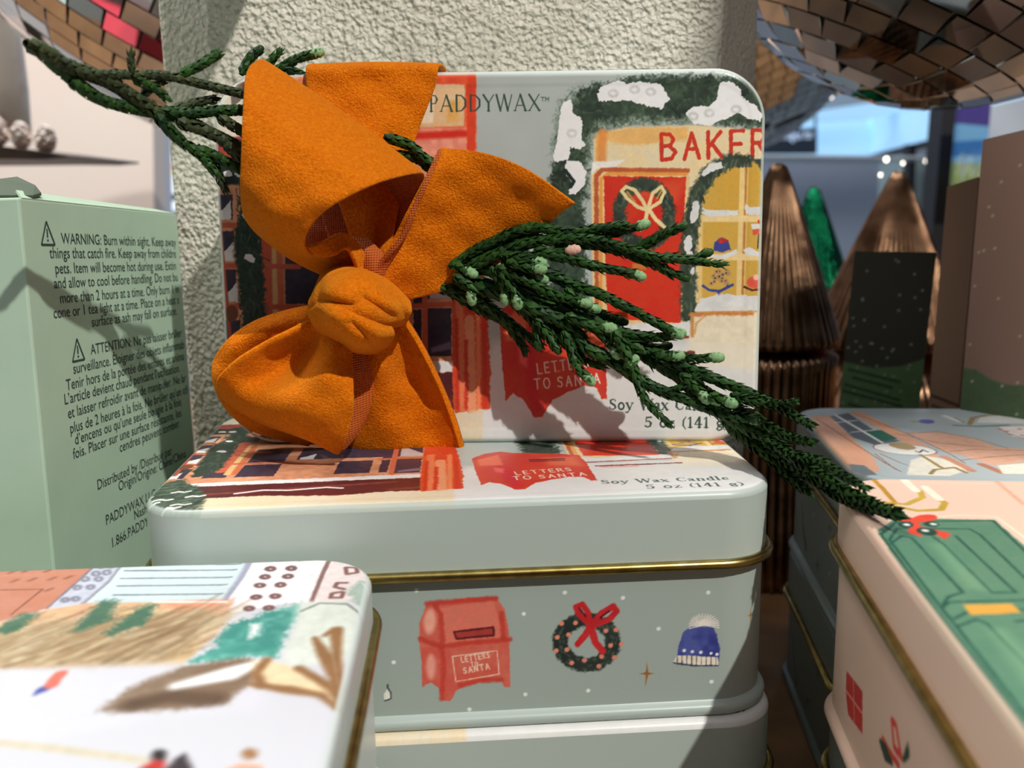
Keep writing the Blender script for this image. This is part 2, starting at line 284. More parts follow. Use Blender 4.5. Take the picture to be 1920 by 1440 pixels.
def tin(name, M, W, D, H, hl, r, art, side_col, body_art=None, body_col=(180, 190, 182), step=(.00025, .00025), side_step=.0005, bead_mat=None, rim_col=None, fr=.0017, bead_r=.00105, body_zstep=None, ridge=True, blend=.0011):
    """local frame: x right 0..W, y back 0..D, z up 0..H"""
    root = empty(name, M=M)
    x = np.linspace(0, W, int(W/step[0])+1); y = np.linspace(0, D, int(D/step[1])+1); X, Y = np.meshgrid(x, y)
    X = X.ravel(); Y = Y.ravel(); sd = rr_sd(X, Y, W, D, r)
    # pull outside points on to the outline
    out = sd > 0; e = 1e-5
    gx = (rr_sd(X+e, Y, W, D, r)-rr_sd(X-e, Y, W, D, r))/(2*e); gy = (rr_sd(X, Y+e, W, D, r)-rr_sd(X, Y-e, W, D, r))/(2*e)
    Xc = np.where(out, X-gx*sd, X); Yc = np.where(out, Y-gy*sd, Y); d = np.maximum(-sd, 0)
    zz = np.where(d < fr, -(fr-np.sqrt(np.maximum(fr*fr-(fr-d)**2, 0))), 0)
    if ridge: zz = zz-.00007*np.clip((d-.0030)/.0008, 0, 1)
    V = np.stack([Xc, Yc, H+zz], 1); F = grid_faces(len(y), len(x)); keep = ~(out[F].all(1)); F = F[keep]
    o = new_mesh('lid', V, F, M_art, root, smooth=True)
    # side wall of the lid: same mesh is impossible with uneven sampling, so a second shell joined in
    ss, sx, sy, nx, ny, T = rr_path(W, D, r, side_step)
    zr = [H-fr*.9, H-fr*1.6, H-hl*.35, H-hl*.6, H-hl+.0006, H-hl]; nr = len(zr); V2 = []; 
    for z in zr: V2.append(np.stack([sx, sy, np.full_like(sx, z)], 1))
    V2 = np.concatenate(V2); F2 = grid_faces(nr, len(sx), wrap=True)[:, ::-1]+len(V)
    me = bpy.data.meshes.new('lid'); VV = np.concatenate([V, V2]); FF = np.concatenate([F, F2])
    bpy.data.objects.remove(o)
    o = new_mesh('lid', VV, FF, M_art, root, smooth=True)
    c1 = art.sample(Xc*1000, Yc*1000) if art is not None else np.tile(np.array(side_col, float), (len(V), 1))
    if isinstance(side_col, tuple) and art is not None:
        t = np.clip((blend-d)/.0003, 0, 1)[:, None]*.85; c1 = c1*(1-t)+np.array(side_col)*t
    c2 = np.tile(np.array(side_col, float), (len(V2), 1))
    paint_attr(o, np.concatenate([c1, c2]))
    # bead
    ss, bx, by, bnx, bny, T = rr_path(W, D, r, .0018)
    lid_o = o
    tube('lid_bead', np.stack([bx+bnx*bead_r*.55, by+bny*bead_r*.55, np.full_like(bx, H-hl)], 1), bead_r, bead_mat or M_gold, lid_o, closed=True)
    # body
    ins = .0006; bz = np.linspace(H-hl+.0005, .0012, max(2, int((H-hl)/(body_zstep or side_step))))
    ss, sx, sy, nx, ny, T = rr_path(W, D, r, side_step)
    V = np.concatenate([np.stack([sx-nx*ins, sy-ny*ins, np.full_like(sx, z)], 1) for z in bz]); n0 = len(V)
    o = new_mesh('body', V, grid_faces(len(bz), len(sx), wrap=True)[:, ::-1], M_art, root, smooth=True)
    if body_art is not None: c = body_art.sample(np.tile(ss, len(bz))*1000, V[:, 2]*1000)
    else: c = np.tile(np.array(body_col, float), (n0, 1))
    paint_attr(o, c)
    body_o = o
    rc = rim_col or body_col
    pr = []
    for k in range(9):
        a = rad(-90+180*k/8); pr.append((.0011*math.cos(a)-.0002, .0013+.0013*math.sin(a)))
    pr = [(-.004, .0)]+pr+[(-.0007, .0032)]
    ss, sx, sy, nx, ny, T = rr_path(W, D, r, .001)
    V = np.concatenate([np.stack([sx+nx*p[0], sy+ny*p[0], np.full_like(sx, p[1])], 1) for p in pr])
    o = new_mesh('base_rim', V, grid_faces(len(pr), len(sx), wrap=True), M_art, body_o, smooth=True); paint_attr(o, np.tile(np.array(rc, float), (len(V), 1)))
    return root
def top_map(M, H):
    Mi = M.inverted(); n = (M.to_3x3() @ Vector((0, 0, 1))); p0 = M @ Vector((0, 0, H))
    def f(px, py): q = Mi @ Vector(on_plane(px, py, p0, n)); return (q.x*1000, q.y*1000)
    return f
def front_map(M, r):
    Mi = M.inverted(); n = (M.to_3x3() @ Vector((0, 1, 0))); p0 = M @ Vector((0, .0006, 0))
    def f(px, py): q = Mi @ Vector(on_plane(px, py, p0, n)); return ((q.x-r)*1000, q.z*1000)
    return f
def left_map(M, W, D, r):
    T = 2*(W-2*r)+2*(D-2*r)+2*math.pi*r; s0 = T-math.pi*r/2-(D-2*r)  # start of left side, runs towards the front
    Mi = M.inverted(); n = (M.to_3x3() @ Vector((1, 0, 0))); p0 = M @ Vector((.0006, 0, 0))
    def f(px, py): q = Mi @ Vector(on_plane(px, py, p0, n)); return ((s0+(D-r-q.y))*1000, q.z*1000)
    return f

TW, TD, TH_, THL, TR = .125, .085, .0474, .0148, .0118
TOP = 2*TH_
R1 = rz(3.85); M1 = np2M(R1, (-.0718, .1699, TH_))
M0 = np2M(R1, (-.0706, .1674, 0.0))
R2 = rz(-1.75) @ rx(-3.4) @ ry(.35) @ np.array([[1, 0, 0], [0, 0, -1], [0, 1, 0.]])
t2 = np.array([-.0677, .2195, TOP+.0003]) - R2 @ np.array([0, 0, TH_])
M2 = np2M(R2, t2)
FS = top_map(M2, TH_); FM = top_map(M1, TH_)

#ART_BEGIN
# village design on the sage tins: painted once, shared by the standing tin and the two under it
A = Canvas(125, 85, .1, (178, 187, 183), seed=3)
A.a += A.n1[..., None]*3
A.fn = FS
NAVY = (52, 48, 70); ORG = (214, 128, 92); RED = (214, 62, 40); ORED = (222, 92, 52); CREAM = (236, 214, 172); WH = (226, 226, 224); GRN = (52, 70, 58); DGRN = (34, 48, 42); MAR = (92, 34, 34)
A.poly([(925, 640), (1450, 640), (1450, 840), (850, 840), (850, 780)], (222, 221, 218), soft=3, var=.02)   # snow ground
A.poly([(1290, 590), (1450, 590), (1450, 700), (1290, 680)], (235, 226, 205), soft=2, var=.02)
A.poly([(380, 100), (893, 100), (893, 300), (870, 560), (850, 800), (380, 800)], (205, 140, 105), soft=.3, col2=(222, 160, 122))
# upper storey windows
A.poly([(560, 100), (893, 100), (893, 152), (560, 152)], (232, 110, 80), soft=.5, col2=(240, 150, 110))
A.poly([(770, 140), (893, 140), (893, 292), (770, 292)], (228, 82, 48), soft=.3, col2=(235, 110, 70))
A.poly([(775, 158), (872, 158), (870, 236), (775, 240)], (240, 205, 160), soft=.4, col2=(226, 180, 130))
A.poly([(785, 170), (815, 170), (812, 230), (785, 232)], (248, 226, 196), soft=.6)
A.poly([(840, 190), (862, 190), (858, 228), (838, 228)], (226, 172, 92), soft=1)
A.poly([(772, 240), (893, 240), (893, 290), (772, 296)], (234, 120, 96), soft=.6, col2=(240, 160, 135))
A.stroke([(775, 255), (880, 250)], 1.6, (214, 50, 34), soft=.8)
A.stroke([(884, 145), (882, 500)], 2.0, (222, 70, 40), soft=.4, wob=.2)
A.poly([(395, 172), (455, 160), (455, 260), (395, 262)], (232, 224, 204), soft=.4)
A.poly([(395, 262), (455, 255), (455, 300), (395, 300)], (170, 70, 60), soft=.5)
A.poly([(395, 300), (455, 296), (455, 345), (395, 350)], DGRN, soft=.5)
for (x0, y0, x1, y1) in [(403, 365, 436, 412), (408, 433, 438, 490), (415, 505, 442, 566), (480, 375, 520, 420), (485, 440, 500, 470), (480, 478, 508, 560), (535, 478, 600, 570), (620, 478, 700, 560), (700, 478, 780, 560), (775, 500, 792, 572), (775, 580, 790, 660), (800, 578, 846, 668), (800, 500, 846, 560), (700, 580, 760, 660), (480, 580, 520, 660), (535, 585, 600, 660), (410, 600, 450, 660)]:
    A.poly([(x0, y0), (x1, y0), (x1, y1), (x0, y1)], NAVY, soft=.15, wob=.25, col2=(66, 56, 66), var=.1)
    if x0 < 470 or x0 == 620: A.poly([(x0+6, y1), (x0+4, y1-14), (x0+16, y1-20), (x0+30, y1-38), (x0+31, y1)], WH, soft=.12, wob=.3)
A.poly([(805, 500), (816, 500), (848, 545), (846, 560), (806, 560)], (196, 190, 190), soft=.3)
A.poly([(808, 652), (845, 640), (846, 655), (808, 662)], (120, 112, 140), soft=.5)
A.stroke([(500, 440), (503, 620)], 2.6, (196, 92, 66), soft=.3); A.stroke([(515, 450), (518, 640)], 1.5, (214, 180, 120), soft=.4); A.stroke([(522, 450), (530, 640)], 1.4, (206, 110, 70), soft=.4)
A.stroke([(796, 480), (798, 690)], 1.2, (208, 110, 78), soft=.3); A.stroke([(770, 574), (848, 570)], 1.2, (200, 104, 74), soft=.3)
for y in (422, 498, 574): A.stroke([(400, y), (560, y+2)], 1.2, (196, 96, 70), soft=.3)
A.stroke([(408, 380), (432, 640)], .9, (178, 80, 60), soft=.3)
A.poly(ell(434, 588, 13, 16), (120, 70, 48), soft=.3)
# sill, brick base, paving
A.poly([(430, 690), (848, 676), (850, 700), (430, 712)], WH, soft=.12, wob=.6)
A.poly([(430, 708), (850, 698), (852, 775), (430, 790)], (104, 44, 42), soft=.4, wob=.4, col2=(76, 34, 38), var=.1)
for i in range(16): A.stroke([(440+26*i, 720+(i*37) % 40), (470+26*i, 716+(i*37) % 40)], 1.2, (132, 66, 56), soft=.5, a=.7)
A.stroke([(560, 752), (600, 738), (640, 744), (700, 735), (725, 742)], .8, WH, soft=.15); 
A.poly([(470, 800), (500, 772), (600, 768), (720, 780), (800, 768), (905, 770), (912, 830), (900, 850), (470, 850)], (233, 222, 196), soft=.25, wob=.6, col2=(226, 206, 172))
A.poly([(905, 775), (935, 760), (1450, 740), (1450, 850), (905, 850)], (224, 224, 222), soft=.8, var=.015)
# red column
A.poly([(848, 300), (893, 300), (912, 560), (920, 700), (918, 765), (852, 775), (848, 690)], (222, 96, 60), soft=.2, wob=.5, col2=(206, 66, 38), var=.08)
for (a, b, c, w, k) in [(862, 560, 868, 1.8, (236, 140, 96)), (880, 600, 884, 2.4, (240, 176, 130)), (896, 560, 898, 1.2, (240, 150, 100)), (874, 640, 874, .9, (200, 44, 26)), (908, 600, 910, 1.0, (204, 56, 34)), (856, 600, 858, .8, (200, 50, 30))]:
    A.stroke([(a, b), (c, 765)], w, k, soft=.5, wob=.4, a=.8)
# garland over the left windows and the fir at the corner
g = [(455, 300), (472, 380), (462, 450), (470, 520), (476, 600), (470, 640)]
A.stroke(g, [4, 4.5, 6, 6, 5.5, 3], (44, 60, 48), soft=.8, wob=1)
A.dabs([(440, 300), (490, 300), (492, 620), (450, 620)], 160, 2.2, .5, [(30, 40, 36), (70, 86, 70), (52, 68, 56)], ang=-1.2, spread=1.6)
for p in [(428, 325), (447, 325), (462, 406), (466, 482), (470, 486)]: A.poly(ell(p[0], p[1], 9, 6, 20), WH, soft=.12, wob=.5)
A.poly([(385, 840), (392, 760), (420, 700), (450, 660), (480, 700), (505, 730), (520, 780), (530, 850)], (70, 86, 72), soft=1, wob=1.4, col2=(50, 64, 54))
A.dabs([(385, 850), (392, 750), (450, 670), (500, 720), (525, 780), (530, 850)], 420, 3, .6, [(40, 54, 46), (96, 112, 92), (62, 80, 66), (122, 138, 116)], ang=-2.4, spread=1.5, a=.6)
for p in [(420, 760), (470, 735), (440, 790), (490, 800), (408, 815), (455, 775), (500, 760), (480, 815)]: A.stroke([(p[0]-12, p[1]+2), (p[0]-4, p[1]-4), (p[0]+6, p[1]), (p[0]+14, p[1]-5)], .7, (240, 240, 236), soft=.12, wob=.2)
# big garland over the bakery
gp = [(1032, 560), (1018, 420), (1030, 360), (1040, 260), (1052, 190), (1090, 165), (1180, 150), (1300, 147), (1400, 150), (1450, 190), (1450, 246), (1400, 240), (1280, 232), (1200, 228), (1130, 240), (1108, 262), (1104, 320), (1092, 400), (1098, 460), (1090, 560), (1060, 600)]
A.poly(gp, (92, 112, 92), soft=2, wob=2, a=.8)
A.stroke([(1066, 600), (1062, 500), (1058, 400), (1060, 340), (1076, 250), (1110, 195), (1200, 182), (1300, 180), (1440, 195)], [6, 8, 9, 7, 5, 7, 9, 9, 10], (40, 52, 44), soft=1.6, wob=1.6, col2=(66, 84, 66))
A.dabs(gp, 620, 2.2, .45, [(60, 82, 62), (34, 46, 40), (88, 108, 84), (50, 64, 54)], a=.6, soft=.4)
A.dabs([(1030, 430), (1100, 430), (1100, 560), (1040, 600)], 200, 3, .6, [(40, 54, 46), (70, 90, 74)], ang=-2, spread=1, a=.6)
snow = lambda P: A.poly(P, (240, 240, 240), soft=.12, wob=.5, var=.02)
snow([(1118, 180), (1130, 160), (1160, 150), (1175, 158), (1200, 152), (1238, 158), (1256, 185), (1240, 203), (1215, 200), (1180, 188), (1150, 190), (1125, 190)])
snow([(1285, 215), (1300, 200), (1330, 198), (1345, 185), (1350, 156), (1368, 152), (1388, 165), (1392, 185), (1415, 195), (1430, 215), (1425, 228), (1400, 222), (1385, 210), (1370, 220), (1350, 226), (1330, 236), (1300, 232)])
snow([(1055, 190), (1070, 184), (1074, 210), (1092, 225), (1090, 260), (1098, 270), (1088, 280), (1070, 276), (1066, 300), (1040, 305), (1036, 292), (1046, 262), (1048, 230)])
snow([(1062, 300), (1085, 302), (1100, 320), (1096, 345), (1078, 364), (1064, 364), (1072, 344), (1060, 325)])
for p in [(1072, 250), (1190, 168), (1220, 172), (1150, 175), (1330, 212), (1300, 218), (1380, 205)]: A.stroke(arc(p[0], p[1], 8, 6, 100, 420, 8), .5, (196, 198, 194), soft=.5, a=.8)
A.stroke([(1060, 320), (1076, 340), (1070, 350)], .8, DGRN, soft=.2)
# bakery facade
A.poly([(1112, 262), (1160, 240), (1300, 234), (1450, 246), (1450, 600), (1112, 600)], (238, 222, 184), soft=.5, wob=.5, col2=(232, 208, 160))
A.poly([(1116, 250), (1200, 238), (1290, 238), (1290, 262), (1200, 272), (1170, 270), (1130, 262), (1122, 300), (1116, 300)], (234, 176, 96), soft=.8, wob=.5, a=.8)
A.stroke([(1130, 250), (1128, 302)], 2, (228, 138, 62), soft=.9, a=.8)
A.poly([(1110, 304), (1170, 300), (1150, 316), (1130, 330), (1108, 345)], (244, 240, 232), soft=.3, wob=.4)
A.text('BAKER', (1241, 300), (1437, 292), 5.7, (206, 58, 38), .85, HAND, soft=.15, wob=.14, gap=.35)
A.poly([(1108, 330), (1120, 316), (1292, 318), (1292, 400), (1286, 610), (1112, 610)], (238, 206, 150), soft=.25)
A.stroke([(1119, 610), (1118, 330), (1130, 318), (1290, 320)], 1.0, (192, 96, 58), soft=.3, wob=.2)
A.stroke([(1126, 608), (1127, 336), (1140, 326), (1286, 326)], .8, (236, 150, 60), soft=.3, a=.8)
A.poly([(1132, 330), (1286, 332), (1276, 606), (1138, 596)], (222, 62, 38), soft=.2, wob=.25, col2=(206, 46, 34))
A.poly([(1170, 345), (1280, 340), (1272, 380), (1200, 372)], (230, 96, 56), soft=2, a=.6)
A.stroke(arc(1208, 402, 47, 56, 0, 360, 26), 2.9, (70, 84, 68), soft=.6, wob=.7, col2=(44, 56, 48))
for i in range(70):
    a_ = A.r.uniform(0, 360); q = A.r.uniform(-9, 9); c_ = (1208+(47+q)*math.cos(rad(a_)), 402+(56+q)*math.sin(rad(a_))); A.stroke([c_, (c_[0]+A.r.uniform(-6, 6), c_[1]+A.r.uniform(-7, 7))], .4, A.r.choice([(40, 52, 44), (92, 108, 88), (110, 122, 104)]), soft=.3, a=.7)
YB = (240, 218, 160)
A.stroke([(1214, 394), (1196, 388), (1176, 372), (1166, 358), (1174, 350), (1190, 356), (1206, 378), (1214, 394), (1224, 362), (1240, 350), (1246, 360), (1238, 378), (1214, 394)], .8, YB, soft=.2, wob=.15)
A.stroke([(1214, 394), (1210, 418), (1202, 430)], .9, YB, soft=.2, wob=.15); A.stroke([(1216, 392), (1230, 412), (1246, 426)], .9, YB, soft=.2, wob=.15)
A.stroke([(1176, 360), (1190, 378)], .4, (210, 160, 80), soft=.3); A.stroke([(1232, 372), (1240, 358)], .4, (210, 160, 80), soft=.3)
A.poly([(1186, 494), (1212, 494), (1212, 506), (1186, 506)], (206, 124, 56), soft=.3)
# arched shop window
A.poly([(1308, 600), (1310, 400), (1330, 335), (1380, 300), (1450, 300), (1450, 600)], (216, 176, 84), soft=.3, col2=(208, 162, 66))
for x in (1388,): A.stroke([(x+8, 300), (x, 560)], 1.9, (236, 206, 140), soft=.3); A.stroke([(x+12, 300), (x+4, 560)], .5, (190, 124, 60), soft=.3)
for y in (410, 482): A.stroke([(1312, y), (1450, y)], 1.5, (238, 210, 150), soft=.3)
A.stroke([(1314, 360), (1312, 560)], 1.1, (232, 200, 130), soft=.3)
A.poly([(1312, 380), (1322, 392), (1350, 395), (1384, 394), (1384, 404), (1330, 406), (1316, 400)], WH, soft=.15, wob=.4)
A.poly([(1396, 380), (1406, 388), (1440, 386), (1440, 402), (1398, 402)], WH, soft=.15, wob=.4)
A.poly([(1312, 466), (1322, 472), (1350, 480), (1380, 468), (1384, 474), (1360, 486), (1322, 482)], WH, soft=.15, wob=.4)
A.poly([(1394, 468), (1404, 464), (1430, 474), (1440, 472), (1440, 482), (1400, 478)], WH, soft=.15, wob=.3)
A.poly([(1338, 470), (1340, 454), (1352, 446), (1366, 450), (1370, 468), (1354, 472)], (62, 72, 148), soft=.2, wob=.3); A.poly(ell(1352, 452, 5, 5), (206, 52, 52), soft=.2); A.poly(ell(1360, 451, 4, 4), (196, 40, 44), soft=.2)
A.poly([(1410, 424), (1438, 424), (1438, 440), (1412, 440)], (222, 92, 62), soft=.2); A.poly([(1408, 420), (1438, 418), (1438, 428), (1410, 430)], WH, soft=.2); A.poly(ell(1424, 416, 3, 4), (200, 40, 40), soft=.2); A.stroke([(1423, 440), (1421, 465)], .35, (60, 50, 60), soft=.15)
for i in range(16):
    p = (1332+A.r.uniform(0, 34), 508+A.r.uniform(0, 28)); A.poly(ell(p[0], p[1], 5, 5), (190, 152, 104), soft=.2); A.dot(A.mp([p])[0], .22, (70, 40, 40), mm=True, soft=.1)
A.stroke([(1318, 536), (1330, 544), (1350, 546), (1374, 534)], .6, (60, 74, 150), soft=.15); A.stroke([(1347, 546), (1347, 560)], .5, (60, 74, 150), soft=.15)
A.poly(ell(1414, 530, 14, 12), (224, 92, 70), soft=.2, wob=.3); A.poly(ell(1418, 520, 6, 6), (244, 190, 170), soft=.3); A.stroke([(1396, 538), (1410, 544), (1436, 542)], .5, (84, 34, 48), soft=.15)
# garland around the window
gw = [(1292, 592), (1290, 480), (1296, 410), (1308, 362), (1330, 322), (1370, 300), (1400, 300)]
A.stroke(gw, [3.4, 3.8, 3.6, 3.4, 3.2, 3, 2.4], (70, 84, 68), soft=.9, wob=.8, col2=(48, 60, 50))
for i in range(150):
    k = A.r.uniform(0, 5.99); i0 = int(k); f_ = k-i0; q = (gw[i0][0]*(1-f_)+gw[i0+1][0]*f_+A.r.uniform(-15, 15), gw[i0][1]*(1-f_)+gw[i0+1][1]*f_); A.stroke([q, (q[0]+A.r.uniform(-6, 6), q[1]+12)], .4, A.r.choice([(42, 54, 46), (96, 112, 90), (60, 74, 60)]), soft=.3, a=.7)
A.poly([(1412, 300), (1450, 296), (1450, 340), (1432, 330), (1424, 312)], (62, 72, 66), soft=.5, wob=.4)
for P in [[(1314, 328), (1330, 306), (1352, 304), (1358, 314), (1336, 322), (1320, 332)], ell(1303, 398, 8, 22, 12), ell(1290, 458, 8, 18, 5), ell(1293, 478, 7, 8), ell(1299, 507, 4, 7)]: A.poly(P, WH, soft=.12, wob=.5)
A.poly([(1300, 585), (1312, 560), (1345, 552), (1440, 556), (1440, 582), (1340, 584)], WH, soft=.15, wob=.5)
A.poly([(1296, 588), (1450, 584), (1450, 650), (1296, 640)], (236, 224, 196), soft=.5); A.stroke([(1296, 590), (1340, 588), (1410, 588)], .9, (206, 130, 70), soft=.5, wob=.3); A.stroke([(1298, 590), (1298, 630)], .8, (200, 140, 80), soft=.5); A.stroke([(1302, 626), (1306, 606), (1320, 594)], .4, (214, 160, 100), soft=.4)
# steps
A.poly([(1128, 600), (1160, 612), (1200, 606), (1240, 612), (1294, 602), (1292, 628), (1250, 640), (1130, 634)], WH, soft=.2, wob=.5)
A.stroke([(1130, 640), (1200, 636), (1290, 632)], .7, (150, 60, 52), soft=.15, wob=.25); A.stroke([(1150, 664), (1230, 663), (1300, 662)], .9, (132, 60, 58), soft=.2, wob=.3); A.stroke([(1160, 672), (1220, 674)], .8, (224, 160, 140), soft=.4)
# post box
A.poly([(936, 590), (960, 560), (990, 548), (1010, 560), (1090, 575), (1130, 590), (1136, 640), (1138, 748), (1128, 748), (1120, 728), (1095, 722), (1060, 738), (1036, 750), (1016, 782), (1000, 782), (984, 752), (962, 738), (948, 752), (942, 690)], (214, 74, 48), soft=.15, wob=.25, col2=(200, 54, 44))
A.poly([(945, 600), (985, 570), (990, 640), (948, 640)], (236, 120, 84), soft=.8, a=.8); A.poly([(980, 640), (1000, 650), (1016, 770), (1000, 776), (986, 730)], (206, 44, 52), soft=.5, a=.9); A.poly([(972, 652), (990, 660), (988, 690), (974, 680)], (240, 110, 110), soft=.8, a=.7)
A.poly([(1060, 600), (1120, 600), (1128, 660), (1070, 650)], (232, 120, 78), soft=2, a=.7)
A.stroke([(1040, 612), (1100, 612)], .9, (96, 30, 34), soft=.2); A.stroke([(1040, 622), (1100, 622)], .6, (70, 24, 30), soft=.2)
A.text('LETTERS', (1009, 701), (1104, 688), 2.4, (240, 214, 200), .3, HAND, gap=.4)
A.text('TO SANTA', (1003, 730), (1125, 719), 2.4, (244, 222, 208), .3, HAND, gap=.4)
INK = (54, 76, 66)
A.text('PADDYWAX', (806, 209), (1012, 207), 3.5, INK, .42, CAPS, gap=.2, soft=.1, wob=0)
A.text('T', (1014, 190), (1021, 190), .9, INK, .14, HAND, wob=0); A.stroke([(1023, 190), (1023, 182), (1026, 187), (1029, 182), (1029, 190)], .14, INK, wob=0, soft=.08)
A.text('Soy Wax Candle', (1142, 768), (1353, 769), 2.5, INK, .4, BOLD, gap=.1, soft=.1, wob=0)
A.text('5 oz (141 g)', (1209, 801), (1366, 802), 2.4, INK, .4, BOLD, gap=.1, soft=.1, wob=0)
#ART_END

# side of the middle sage tin
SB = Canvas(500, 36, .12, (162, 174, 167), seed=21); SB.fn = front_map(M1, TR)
#SIDE_BEGIN
SB.poly([(786, 1205), (786, 1170), (800, 1132), (880, 1120), (930, 1120), (945, 1140), (953, 1175), (955, 1200), (957, 1288), (946, 1288), (940, 1278), (925, 1274), (870, 1287), (856, 1295), (845, 1314), (831, 1314), (822, 1290), (808, 1280), (798, 1284), (792, 1290), (790, 1240)], (222, 116, 98), soft=.15, wob=.15, col2=(206, 88, 74))
SB.poly([(820, 1140), (925, 1124), (945, 1195), (828, 1210)], (226, 128, 108), soft=.5, a=.7)
SB.poly(ell(806, 1165, 12, 24, 5), (240, 168, 148), soft=.9); SB.poly(ell(808, 1250, 9, 24), (238, 158, 140), soft=.9)
for P in ([(816, 1136), (826, 1150), (830, 1200), (826, 1212), (788, 1198)], [(826, 1212), (870, 1206), (956, 1199)], [(828, 1216), (832, 1250), (828, 1310)], [(800, 1132), (816, 1130), (930, 1122)], [(862, 1286), (900, 1276), (940, 1275)], [(940, 1150), (944, 1198)]): SB.stroke(P, 1.0, (196, 62, 50), soft=.5, wob=.2, a=.85)
SB.poly([(851, 1185), (925, 1176), (926, 1192), (855, 1198)], (170, 60, 56), soft=.2); SB.stroke([(851, 1185), (925, 1176), (926, 1191), (856, 1198), (851, 1185)], .45, (96, 30, 32), soft=.15)
SB.stroke([(848, 1231), (932, 1220), (936, 1264), (855, 1278), (848, 1231)], .2, (246, 214, 190), soft=.12)
SB.text('LETTERS', (866, 1242), (918, 1233), 1.15, (246, 214, 190), .22, HAND, gap=.4); SB.text('TO', (884, 1251), (896, 1249), 1.0, (246, 214, 190), .2, HAND, gap=.4); SB.text('SANTA', (870, 1263), (918, 1254), 1.2, (246, 214, 190), .22, HAND, gap=.4)
SB.stroke([(1100+50*math.cos(rad(a)), 1204+42*math.sin(rad(a))) for a in range(0, 361, 15)], 3.0, (50, 60, 54), soft=.5, wob=.5, col2=(34, 44, 40))
for i in range(60):
    a_ = SB.r.uniform(0, 360); q = SB.r.uniform(-9, 9); SB.stroke([(1100+(50+q)*math.cos(rad(a_)), 1204+(42+q)*math.sin(rad(a_))), (1100+(50+q)*math.cos(rad(a_+6)), 1204+(42+q)*math.sin(rad(a_+6)))], .35, (84, 98, 86), soft=.3, a=.7)
for p in [(1053, 1169), (1079, 1168), (1066, 1190), (1045, 1195), (1043, 1220), (1063, 1218), (1072, 1243), (1096, 1238), (1128, 1231), (1123, 1249), (1152, 1233), (1145, 1210), (1165, 1208), (1155, 1181), (1136, 1183)]: SB.dot(SB.mp([p])[0], .5, (228, 138, 116), mm=True, soft=.15)
for P, w in (([(1106, 1172), (1084, 1150), (1080, 1138), (1092, 1133), (1102, 1148), (1108, 1172)], 1.2), ([(1108, 1172), (1128, 1150), (1150, 1137), (1156, 1146), (1144, 1160), (1110, 1174)], 1.3), ([(1107, 1172), (1098, 1190), (1083, 1208)], 1.3), ([(1108, 1174), (1116, 1204), (1130, 1221)], 1.4)): SB.stroke(P, w, (208, 48, 50), soft=.2, wob=.1, col2=(180, 34, 42))
SB.stroke([(1086, 1140), (1098, 1156)], .4, (90, 20, 34)); SB.stroke([(1126, 1158), (1142, 1146)], .4, (90, 20, 34))
SB.poly([(1268, 1236), (1272, 1210), (1282, 1184), (1296, 1175), (1336, 1175), (1344, 1190), (1350, 1215), (1348, 1240)], (84, 94, 166), soft=.15, col2=(50, 58, 130))
for a_ in range(-10, 200, 12): SB.stroke([(1320, 1172), (1320+28*math.cos(rad(a_)), 1173-22*math.sin(rad(a_)))], .22, (240, 232, 222) if a_ % 24 else (176, 160, 150), soft=.12)
SB.poly([(1264, 1240), (1268, 1228), (1346, 1232), (1347, 1248), (1300, 1248), (1265, 1243)], (238, 226, 206), soft=.12)
SB.stroke([(1264, 1243), (1300, 1248), (1347, 1248)], .3, (46, 56, 100), soft=.12)
for x in range(1270, 1346, 9): SB.stroke([(x, 1229), (x, 1247)], .16, (46, 56, 80), soft=.1)
for p in [(1283, 1220), (1298, 1222), (1314, 1223), (1333, 1225), (1344, 1227)]: SB.dot(SB.mp([p])[0], .35, (240, 240, 240), mm=True)
def star4(C, x, y, s, col): C.poly([(x, y-1.5*s), (x+.16*s, y-.16*s), (x+s, y), (x+.16*s, y+.16*s), (x-.2*s, y+1.6*s), (x-.16*s, y+.16*s), (x-s, y), (x-.16*s, y-.16*s)], col, soft=.15, wob=.05)
star4(SB, 1213, 1263, 15, (160, 104, 52)); star4(SB, 1423, 1162, 10, (160, 104, 52))
for p in [(781, 1107), (982, 1151), (1059, 1111), (1168, 1121), (1235, 1179), (1328, 1111), (738, 1242), (985, 1302), (1103, 1295), (1334, 1278), (880, 1330)]: SB.dot(SB.mp([p])[0], .42, (236, 238, 236), mm=True, soft=.1)
SB.poly([(720, 1300), (726, 1292), (733, 1300), (733, 1310), (721, 1314)], (236, 234, 226), soft=.1); SB.stroke([(721, 1314), (733, 1310), (733, 1299), (727, 1290), (727, 1284)], .25, (40, 40, 44))
#SIDE_END
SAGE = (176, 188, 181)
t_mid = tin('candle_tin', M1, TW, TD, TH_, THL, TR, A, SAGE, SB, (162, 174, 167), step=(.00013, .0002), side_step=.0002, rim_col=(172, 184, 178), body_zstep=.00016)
tag(t_mid, 'sage green candle tin with red mailbox, wreath and knit hat on its side', 'tin')
t_low = tin('candle_tin', M0, TW, TD, TH_, THL, TR, A, SAGE, None, (170, 181, 174), step=(.0003, .0003), side_step=.0008, blend=-.001)
tag(t_low, 'pale tin at the bottom of the centre stack, under the mailbox tin', 'tin')
t_std = tin('candle_tin', M2, TW, TD, TH_, THL, TR, A, (196, 204, 198), None, (170, 181, 174), step=(.00012, .00012), side_step=.0008)
tag(t_std, 'upright candle tin with painted bakery street, tied with the orange bow', 'tin')

